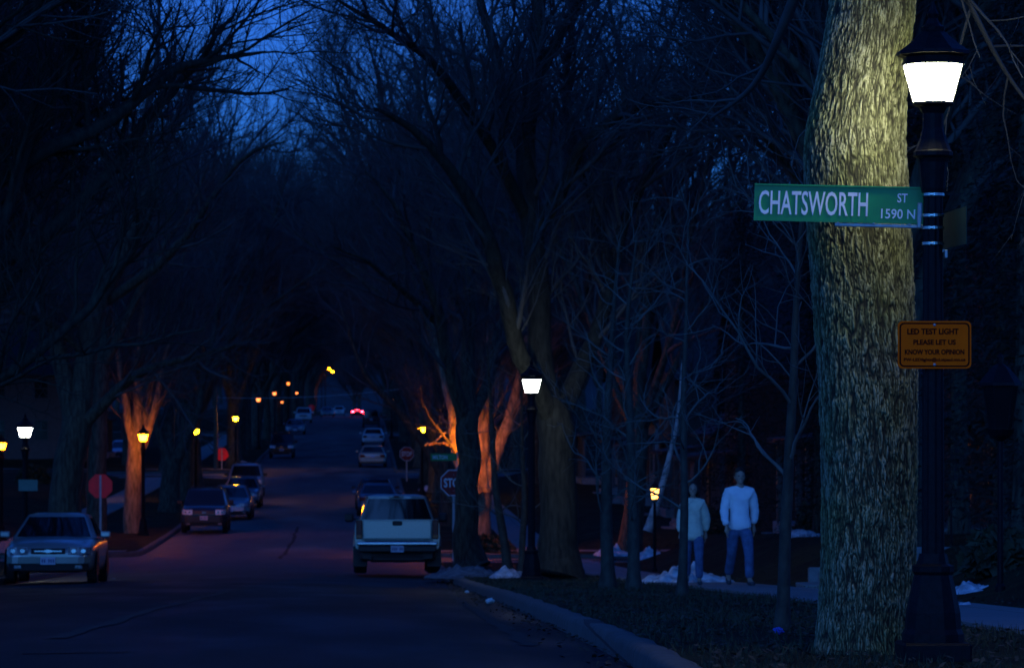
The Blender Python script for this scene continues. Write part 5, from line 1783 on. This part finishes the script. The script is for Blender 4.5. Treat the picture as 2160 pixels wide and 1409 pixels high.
# shrubs
def shrub(X, Y, r, h, label, seed, m='shrub', group=None):
    rng = np.random.default_rng(seed)
    n = 1500
    d = rng.normal(size=(n, 3)); d /= np.linalg.norm(d, axis=1, keepdims=True); d[:, 2] = np.abs(d[:, 2])
    rr = rng.random(n) ** .4
    c = d * rr[:, None] * np.array([r, r, h])
    u = rng.normal(size=(n, 3)) * .06; w = rng.normal(size=(n, 3)) * .06
    v = np.stack([c - u, c - w, c + u, c + w], 1).reshape(-1, 3)
    root = empty('shrub', (X, Y, lz(X, Y) - .03), 0, label, 'shrub', group)
    raw_mesh('foliage', v, np.arange(4 * n).reshape(-1, 4), M[m], False, root)
    T = Tubes()
    for k in range(14):
        a = rng.random() * 6.28; p0, _ = run(np.zeros(3), np.array([math.cos(a) * .6, math.sin(a) * .6, 1.0]), h * rng.uniform(.7, 1), 5, .1, .02, rng); T.add(p0, .014 * np.linspace(1, .4, 6), 4)
    link('stem', T.mesh('stem'), M['twig'], root)


shrub(PX(1030, 123.5), 123.5, .9, .55, 'low dark shrub across the side street behind the dark trunk', 1)
shrub(11.3, 92.5, .9, 1.0, 'round evergreen shrub below the grey low house', 2)
shrub(11.5, 128.6, .8, .9, 'round evergreen shrub at the corner of the dark two storey house', 3)
shrub(7.9, 47, .5, .55, 'small dark shrub on the lawn bank right of the near lamp post', 4)
shrub(-17.2, 196, 1.0, 1.0, 'round shrub by the low white house on the left', 5)

# overhead cable between two poles across the second crossing
for px, lab in ((455, 'weathered utility pole on the left of the second crossing'), (905, 'weathered utility pole on the right of the second crossing')):
    X = PX(px, 240); z0 = lz(X, 240)
    root = empty('utility_pole', (X, 240, z0), 0, lab, 'utility pole')
    b = BM(); tube(b, [(0, 0, -.2), (0, 0, 7.5)], [.15, .11], 10); obj('pole', b, M['wood_pole'], root)
    b = BM(); box(b, (0, -.1, 6.9), (1.8, .1, .12)); obj('crossarm', b, M['wood_pole'], root)
p0, p1 = P(455, 838, 240), P(905, 812, 240)
pts = [p0.lerp(p1, i / 24) + Vector((0, 0, -.32 * (1 - (2 * i / 24 - 1) ** 2))) for i in range(25)]
b = BM(); tube(b, pts, .016, 6); o = obj('overhead_cable', b, M['cable']); tag(o, 'thin overhead cable crossing above the distant road', 'cable')

# ------------------------------------------------------------------ trees: individual ones
# great tree behind the kerb lamp
Y = 74.0
D2 = dict(CFG); D2['dens'] = [0, 2.0, 3.6, 5.6, 0]; D2['len'] = [0, 3.4, 1.9, 1.0, .4]
shaped_tree('street_tree', P(1180, 1203, Y), [
    px_limb(Y, [(1180, 1215), (1180, 1190), (1177, 1120), (1174, 1000), (1170, 900), (1162, 840)], [.55, .44, .375, .36, .37, .33], False),
    px_limb(Y, [(1168, 900), (1135, 820), (1098, 740), (1078, 640), (1050, 540), (1005, 430), (930, 330), (860, 262), (790, 230)], [.25, .2, .17, .16, .15, .13, .1, .07, .03], True, -3),
    px_limb(Y, [(1162, 880), (1140, 770), (1132, 640), (1120, 490), (1110, 330), (1120, 170), (1134, 0), (1150, -160)], [.3, .25, .22, .22, .2, .17, .14, .09], True, 1.5),
    px_limb(Y, [(1172, 900), (1215, 800), (1262, 690), (1300, 560), (1335, 440), (1400, 310), (1440, 200)], [.24, .19, .15, .13, .11, .08, .04], True, 2.5),
    px_limb(Y + .8, [(1122, 500), (1180, 410), (1235, 310), (1320, 235), (1440, 205), (1560, 215)], [.16, .14, .12, .1, .07, .03], True, -3),
    px_limb(Y + 1, [(1111, 340), (1070, 220), (1045, 90), (1000, -60), (960, -180)], [.14, .12, .1, .08, .04], True, 2),
    px_limb(Y + .8, [(1120, 480), (1055, 340), (985, 215), (910, 130), (820, 62), (710, 0)], [.13, .115, .1, .08, .06, .03], True, -4),
    px_limb(Y + 1, [(1121, 180), (1190, 70), (1250, -60), (1290, -170)], [.13, .11, .08, .05], True, 1),
    px_limb(Y + 1, [(1290, 590), (1250, 450), (1200, 300), (1190, 140), (1215, -50)], [.12, .1, .09, .07, .04], True, 3),
], 'great forked tree rising behind the white lit kerb lamp', 21, D2, bark='dimmed_bark')
# dark trunk before the orange lit tree
Y = 95.0
shaped_tree('street_tree', P(990, 1188, Y), [
    px_limb(Y, [(994, 1198), (992, 1175), (986, 1100), (984, 1000), (988, 930), (985, 870)], [.52, .42, .30, .28, .30, .26], False),
    px_limb(Y, [(985, 900), (955, 800), (930, 690), (890, 570), (840, 450), (770, 360)], [.2, .17, .14, .11, .07, .03], True, -2),
    px_limb(Y, [(987, 900), (990, 780), (1000, 640), (985, 500), (990, 330), (1000, 150)], [.22, .19, .16, .13, .09, .04], True, 2),
    px_limb(Y, [(990, 890), (1030, 800), (1050, 690), (1100, 580), (1130, 430)], [.17, .14, .11, .08, .03], True, 3),
    px_limb(Y, [(930, 690), (850, 610), (790, 560), (700, 520)], [.11, .08, .06, .02], True, -3),
], 'dark trunk with flared foot hiding the MILTON stop sign', 22, D2)
# orange lit forked tree behind it
Y = 124.5
shaped_tree('street_tree', P(1012, 1150, Y), [
    px_limb(Y, [(1010, 1165), (1012, 1130), (1015, 1080), (1016, 1030)], [.5, .38, .34, .36], False),
    px_limb(Y, [(1014, 1050), (1012, 985), (1016, 920), (1022, 850), (1035, 760), (1040, 600)], [.33, .30, .27, .24, .18, .08], True, 1),
    px_limb(Y, [(1020, 1040), (1042, 985), (1062, 925), (1078, 860), (1110, 740), (1130, 620)], [.27, .24, .2, .16, .12, .05], True, 1),
    px_limb(Y - .5, [(1005, 1040), (975, 985), (958, 930), (948, 870), (930, 780), (905, 640)], [.25, .22, .17, .13, .1, .04], True, -1),
    px_limb(Y - .6, [(968, 950), (940, 936), (912, 935), (895, 940)], [.06, .05, .04, .02], False, -.5),
    px_limb(Y - .6, [(962, 915), (935, 912), (918, 928), (905, 938)], [.05, .04, .03, .02], False, -.5),
], 'thick forked tree glowing orange behind the dark trunk', 23, bark='lit_bark')
# dark limb leaning over the far road
Y = 150.0
shaped_tree('street_tree', (3.3, Y, lz(3.3, Y)), [
    px_limb(Y, [(948, 1120), (946, 1060), (935, 1000)], [.42, .3, .28], False),
    px_limb(Y, [(938, 1010), (905, 950), (868, 895), (835, 850), (800, 815), (760, 760), (720, 650)], [.24, .2, .17, .14, .12, .09, .03], True, 0),
    px_limb(Y, [(938, 1010), (940, 900), (930, 780), (935, 620), (920, 450)], [.24, .2, .16, .12, .04], True, 1),
    px_limb(Y, [(935, 880), (900, 760), (870, 640), (850, 500)], [.16, .12, .09, .04], True, -1),
], 'dark tree whose limb leans out over the road past the MILTON sign', 24)
# big tree by the white lit lamp, left
Y = 103.0
shaped_tree('street_tree', (PX(130, Y), Y, lz(PX(130, Y), Y)), [
    px_limb(Y, [(128, 1165), (130, 1130), (138, 1040), (150, 950), (165, 880)], [.62, .5, .43, .42, .42], False),
    px_limb(Y, [(165, 910), (205, 865), (250, 818), (310, 780), (390, 758), (470, 735), (545, 710)], [.2, .17, .14, .115, .09, .07, .03], True, -1.5),
    px_limb(Y, [(165, 900), (180, 780), (212, 650), (262, 540), (310, 430), (345, 320), (410, 190), (460, 60)], [.34, .3, .26, .23, .19, .15, .1, .05], True, 1),
    px_limb(Y, [(158, 900), (128, 760), (95, 600), (70, 420), (55, 220), (30, 20)], [.3, .25, .21, .17, .12, .07], True, 1),
    px_limb(Y + .5, [(215, 640), (290, 590), (370, 520), (440, 430), (520, 330), (600, 300)], [.16, .14, .12, .09, .06, .02], True, -3),
    px_limb(Y + .5, [(310, 430), (300, 280), (330, 140), (340, -20)], [.14, .11, .08, .04], True, 2),
    px_limb(Y + .3, [(190, 760), (120, 690), (40, 650), (-60, 600)], [.14, .12, .09, .04], True, -3),
], 'big dark tree with a long drooping limb behind the silver sedan', 25, D2)
# dark limbs reaching in from a tree beside the picture
Y = 60.0
shaped_tree('street_tree', (PX(-460, Y), Y, lz(PX(-460, Y), Y)), [
    px_limb(Y, [(-455, 1290), (-450, 1150), (-445, 980), (-430, 860)], [.5, .38, .34, .34], False),
    px_limb(Y, [(-430, 900), (-280, 740), (-90, 630), (90, 520), (230, 400), (330, 260), (430, 130), (500, 20)], [.24, .2, .16, .13, .1, .08, .05, .02], True, 3),
    px_limb(Y, [(-430, 960), (-250, 880), (-40, 800), (90, 720), (200, 620), (280, 510), (330, 420)], [.18, .14, .11, .085, .065, .045, .02], True, -2),
    px_limb(Y, [(-430, 860), (-250, 600), (-80, 440), (80, 330), (240, 240), (380, 140), (560, 110)], [.26, .22, .17, .13, .1, .07, .02], True, 2),
    px_limb(Y, [(-430, 840), (-320, 480), (-140, 200), (40, 60), (190, -40), (330, -90)], [.24, .2, .16, .12, .08, .04], True, -1),
    px_limb(Y, [(-100, 640), (10, 480), (60, 300), (130, 150), (170, 0)], [.12, .1, .08, .06, .03], True, 1),
], 'dark limbs reaching into the upper left from a trunk beside the picture', 29, D2, bark='dimmed_bark', twig='dimmed_bark')
# second trunk by the stop sign
Y = 128.5
shaped_tree('street_tree', (PX(205, Y), Y, lz(PX(205, Y), Y)), [
    px_limb(Y, [(205, 1175), (205, 1140), (205, 1000), (206, 860), (210, 760)], [.5, .38, .33, .31, .3], False),
    px_limb(Y, [(208, 800), (225, 660), (235, 520), (260, 380), (270, 220)], [.26, .22, .17, .11, .04], True, 1),
    px_limb(Y, [(206, 820), (180, 700), (150, 560), (110, 400), (90, 250)], [.2, .17, .13, .08, .03], True, -1),
    px_limb(Y, [(212, 780), (265, 680), (320, 560), (390, 450), (440, 350)], [.2, .16, .12, .08, .03], True, -2),
], 'straight grey trunk directly behind the stop sign back', 26)
# orange lit tree behind the orange lamp, left
Y = 143.3
shaped_tree('street_tree', (PX(284, Y), Y, lz(PX(284, Y), Y)), [
    px_limb(Y, [(283, 1135), (284, 1110), (287, 1040), (288, 980), (288, 950)], [.45, .36, .32, .33, .33], False),
    px_limb(Y, [(287, 975), (276, 915), (266, 860), (255, 800), (240, 700), (215, 560)], [.2, .17, .15, .13, .1, .04], True, -.5),
    px_limb(Y, [(288, 965), (289, 900), (291, 840), (289, 770), (300, 650), (305, 480)], [.22, .19, .17, .14, .1, .04], True, .5),
    px_limb(Y, [(289, 970), (302, 900), (310, 850), (318, 800), (325, 730), (345, 600)], [.17, .13, .1, .085, .06, .03], True, 1),
    px_limb(Y, [(290, 975), (308, 920), (322, 870), (333, 820), (352, 740), (390, 640)], [.18, .15, .13, .1, .08, .03], True, -.5),
], 'forked tree glowing orange behind the orange lit lamp post', 27, bark='lit_bark')
# dark forked tree further along
Y = 168.0
shaped_tree('street_tree', (PX(358, Y), Y, lz(PX(358, Y), Y)), [
    px_limb(Y, [(358, 1105), (358, 1075), (360, 1010), (366, 960)], [.6, .5, .42, .4], False),
    px_limb(Y, [(366, 985), (395, 920), (415, 870), (430, 800), (450, 700), (470, 560)], [.27, .23, .19, .15, .1, .04], True, 0),
    px_limb(Y, [(362, 980), (355, 900), (365, 800), (370, 680), (390, 520)], [.27, .22, .18, .13, .05], True, 1),
    px_limb(Y, [(362, 985), (335, 910), (320, 820), (300, 700), (290, 560)], [.22, .18, .14, .09, .04], True, -1),
], 'stout dark forked tree left of the dark navy SUV', 28)

# thin young trees on the near verge
GY = 'thin young trees on the near verge'
for px, Y, H, r0, seed, lean, lab in ((1648, 29.3, 5.0, .048, 51, (-.04, 0), 'thin young tree closest to the massive trunk, right of the walkers'),
                                       (1438, 45.5, 5.9, .052, 52, (-.01, 0), 'thin young tree standing in front of the shorter walker'),
                                       (1337, 56.5, 6.6, .088, 53, (.0, 0), 'young tree left of the small lit yard lantern, right of its pair'),
                                       (1282, 57.5, 6.6, .095, 54, (.02, 0), 'young tree nearest the great forked tree, left of its pair'),
                                       (1072, 79, 6.0, .095, 55, (0, 0), 'thin young tree standing in snow left of the kerb lamp'),
                                       (1100, 77, 5.5, .07, 56, (0, 0), 'slender young tree just left of the kerb lamp post')):
    X = PX(px, Y)
    tm, cm = young_tree_meshes(seed, H, r0, lean, dens=4.2 if Y < 60 else 2.6, low=1.0)
    tree_from('young_tree', tm, cm, (X, Y, lz(X, Y)), .3 * seed, 1.0, lab, None, 'young_bark', 'young_twig')

# spruces in the right hand yards
for k, (X, Y, H, R, lab) in enumerate(((9.7, 62, 11, 2.6, 'tall dark spruce right of the near lamp post, nearest the pavement'), (11.9, 71, 13, 3.0, 'tall dark spruce at the right edge behind the nearer one'),
                                       (10.3, 86, 9, 2.3, 'dark spruce behind the man in the white sweatshirt'), (10.6, 107, 10, 2.6, 'dark spruce farther back between the two walkers'),
                                       (14.5, 121, 12, 3, 'dark spruce at the corner of the cross street'), (8.6, 49.5, 9, 2.2, 'dark spruce behind the unlit lantern post at the right edge'))):
    tm, cm = spruce_meshes(60 + k, H, R)
    tree_from('spruce_tree', tm, cm, (X, Y, lz(X, Y)), k * 1.1, 1.0, lab)

# ------------------------------------------------------------------ trees: rows and yards
PROTO = []
for k in range(7):
    rng0 = random.Random(k)
    PROTO.append(bare_tree_meshes(100 + k, H=rng0.uniform(15, 18), trunk_h=rng0.uniform(3.2, 4.6), r0=rng0.uniform(.28, .38), spread=rng0.uniform(.5, .72), nl=5 + k % 3))
rnd = random.Random(11)


def row(side, Ys, x0, lab, group, jx=.5, sc=(.85, 1.12), name='street_tree'):
    for Y in Ys:
        if any(a - 3 < Y < b + 3 for a, b in CROSS): continue
        X = x0 + rnd.uniform(-jx, jx)
        tm, cm = PROTO[rnd.randrange(len(PROTO))]
        tree_from(name, tm, cm, (X, Y, lz(X, Y) - .05), rnd.uniform(0, 6.28), rnd.uniform(*sc), lab, group)


row(-1, [56, 66, 76, 87], -9.4, 'bare tree reaching into the upper left corner from beside the picture', 'bare trees at the upper left corner', .3, (1.0, 1.2))
row(-1, [184, 197, 209], -9.0, 'bare street tree on the left verge between the two stop sign backs', 'street trees on the second left block', .4, (1.15, 1.4))
row(-1, [248, 261, 274, 288, 301, 315, 329], -9.0, 'distant bare street tree on the left verge beyond the second stop sign back', 'street trees on the third left block', .4, (1.15, 1.5))
row(-1, list(range(356, 700, 15)), -9.2, 'far bare street tree on the left side of the climbing road', 'far street trees on the left', .5, (1.15, 1.5))
row(1, [134, 166, 181, 196, 212], 3.5, 'bare street tree on the right verge between the MILTON sign and the distant stop sign', 'street trees on the second right block', .3, (1.15, 1.5))
row(1, [246, 259, 273, 287, 302, 316, 330], 3.6, 'distant bare street tree on the right verge beyond the distant stop sign', 'street trees on the third right block', .3, (1.15, 1.5))
row(1, list(range(356, 700, 15)), 3.7, 'far bare street tree on the right side of the climbing road', 'far street trees on the right', .5, (1.15, 1.5))
# yards
for lab, grp, x0, x1, y0, y1, n in (('bare yard tree behind the houses left of the near blocks', 'bare trees in the left yards', -40, -12.5, 84, 240, 34),
                                    ('bare yard tree behind the right houses, tangled above their roofs', 'bare trees in the right yards', 8, 42, 62, 240, 44),
                                    ('far bare tree in the haze of twigs left of the climbing road', 'far trees in the left yards', -75, -15, 250, 620, 42),
                                    ('far bare tree in the haze of twigs right of the climbing road', 'far trees in the right yards', 10, 90, 250, 620, 42)):
    for k in range(n):
        X, Y = rnd.uniform(x0, x1), rnd.uniform(y0, y1)
        if abs(X) < 25 and any(abs(Y - hy) < 7 for hy in (84, 99, 133, 149, 164, 180, 197, 172, 190, 208, 252, 270)) and 11 < abs(X): X += 14 * (1 if X > 0 else -1)
        if any(a - 2 < Y < b + 2 for a, b in CROSS): Y += 13
        tm, cm = PROTO[rnd.randrange(len(PROTO))]
        tree_from('yard_tree', tm, cm, (X, Y, lz(X, Y) - .05), rnd.uniform(0, 6.28), rnd.uniform(.95, 1.38), lab, grp)
for X, Y in ((8.9, 66), (8.2, 57.5), (10.2, 78)):
    tm, cm = PROTO[rnd.randrange(len(PROTO))]
    tree_from('yard_tree', tm, cm, (X, Y, lz(X, Y) - .05), rnd.uniform(0, 6.28), 1.15, 'bare yard tree rising behind the massive trunk', 'yard trees behind the massive trunk')
# beyond the crest
for k in range(75):
    Y = 735 + 300 * rnd.random() ** 1.4; X = rnd.uniform(-.115 * Y, .13 * Y)
    tm, cm = PROTO[rnd.randrange(len(PROTO))]
    tree_from('yard_tree', tm, cm, (X, Y, rz_(Y) - .9), rnd.uniform(0, 6.28), rnd.uniform(.9, 1.3), 'bare tree closing the view beyond the road crest', 'trees beyond the road crest')

# ------------------------------------------------------------------ camera, light, render settings
cam = bpy.data.cameras.new('camera')
co = bpy.data.objects.new('camera', cam); COL.objects.link(co)
co.location = (0, 0, CZ); co.rotation_euler = (PI / 2, 0, 0)
cam.sensor_width = 36; cam.lens = F / 2160 * 36
cam.shift_x = (1080 - VX) / 2160; cam.shift_y = (VY - 704.5) / 2160
cam.clip_start = .5; cam.clip_end = 5000
cam.dof.use_dof = True; cam.dof.focus_distance = 26.0; cam.dof.aperture_fstop = 7.5; cam.dof.aperture_blades = 8
SC.camera = co

w = bpy.data.worlds.new('World'); SC.world = w; w.use_nodes = True
nt = w.node_tree; bg = nt.nodes['Background']
sky = nt.nodes.new('ShaderNodeTexSky'); sky.sky_type = 'NISHITA'; sky.sun_disc = False
SUN_EL, SUN_ROT = math.radians(10), math.radians(200)
sky.sun_elevation = SUN_EL; sky.sun_rotation = SUN_ROT
sky.air_density = 1.0; sky.ozone_density = 4.0; sky.dust_density = .3


def mixnode(mode, a, b):
    n = nt.nodes.new('ShaderNodeMix'); n.data_type = 'RGBA'; n.blend_type = mode; n.inputs['Factor'].default_value = 1
    nt.links.new(a, n.inputs['A']); n.inputs['B'].default_value = (*b, 1)
    return n.outputs['Result']


# deep blue hour: the daylight sky tinted, its bright sunset side held back, plus an even blue glow
t1 = mixnode('MULTIPLY', sky.outputs[0], (.12, .33, 1.08))
t2 = mixnode('DARKEN', t1, (.27, 3.0, 14.0))
t3 = mixnode('ADD', t2, (.0, .17, 1.15))
nt.links.new(t3, bg.inputs['Color'])
bg.inputs['Strength'].default_value = .1
sl = bpy.data.lights.new('sun', 'SUN'); so = bpy.data.objects.new('sun', sl); COL.objects.link(so)
sl.energy = 1.05; sl.angle = math.radians(70); sl.color = (.09, .33, 1.0)   # afterglow of the western sky behind the camera
so.rotation_euler = (PI / 2 - SUN_EL, 0, PI - SUN_ROT)

SC.render.engine = 'CYCLES'
SC.view_settings.view_transform = 'Standard'; SC.view_settings.look = 'None'; SC.view_settings.exposure = 0; SC.view_settings.gamma = 1
cy = SC.cycles
cy.max_bounces = 3; cy.diffuse_bounces = 1; cy.glossy_bounces = 2; cy.transmission_bounces = 2; cy.volume_bounces = 0; cy.transparent_max_bounces = 4
cy.use_denoising = True
cy.use_adaptive_sampling = True; cy.adaptive_threshold = .01
cy.sample_clamp_indirect = 4
cy.use_light_tree = True
cy.caustics_reflective = False; cy.caustics_refractive = False
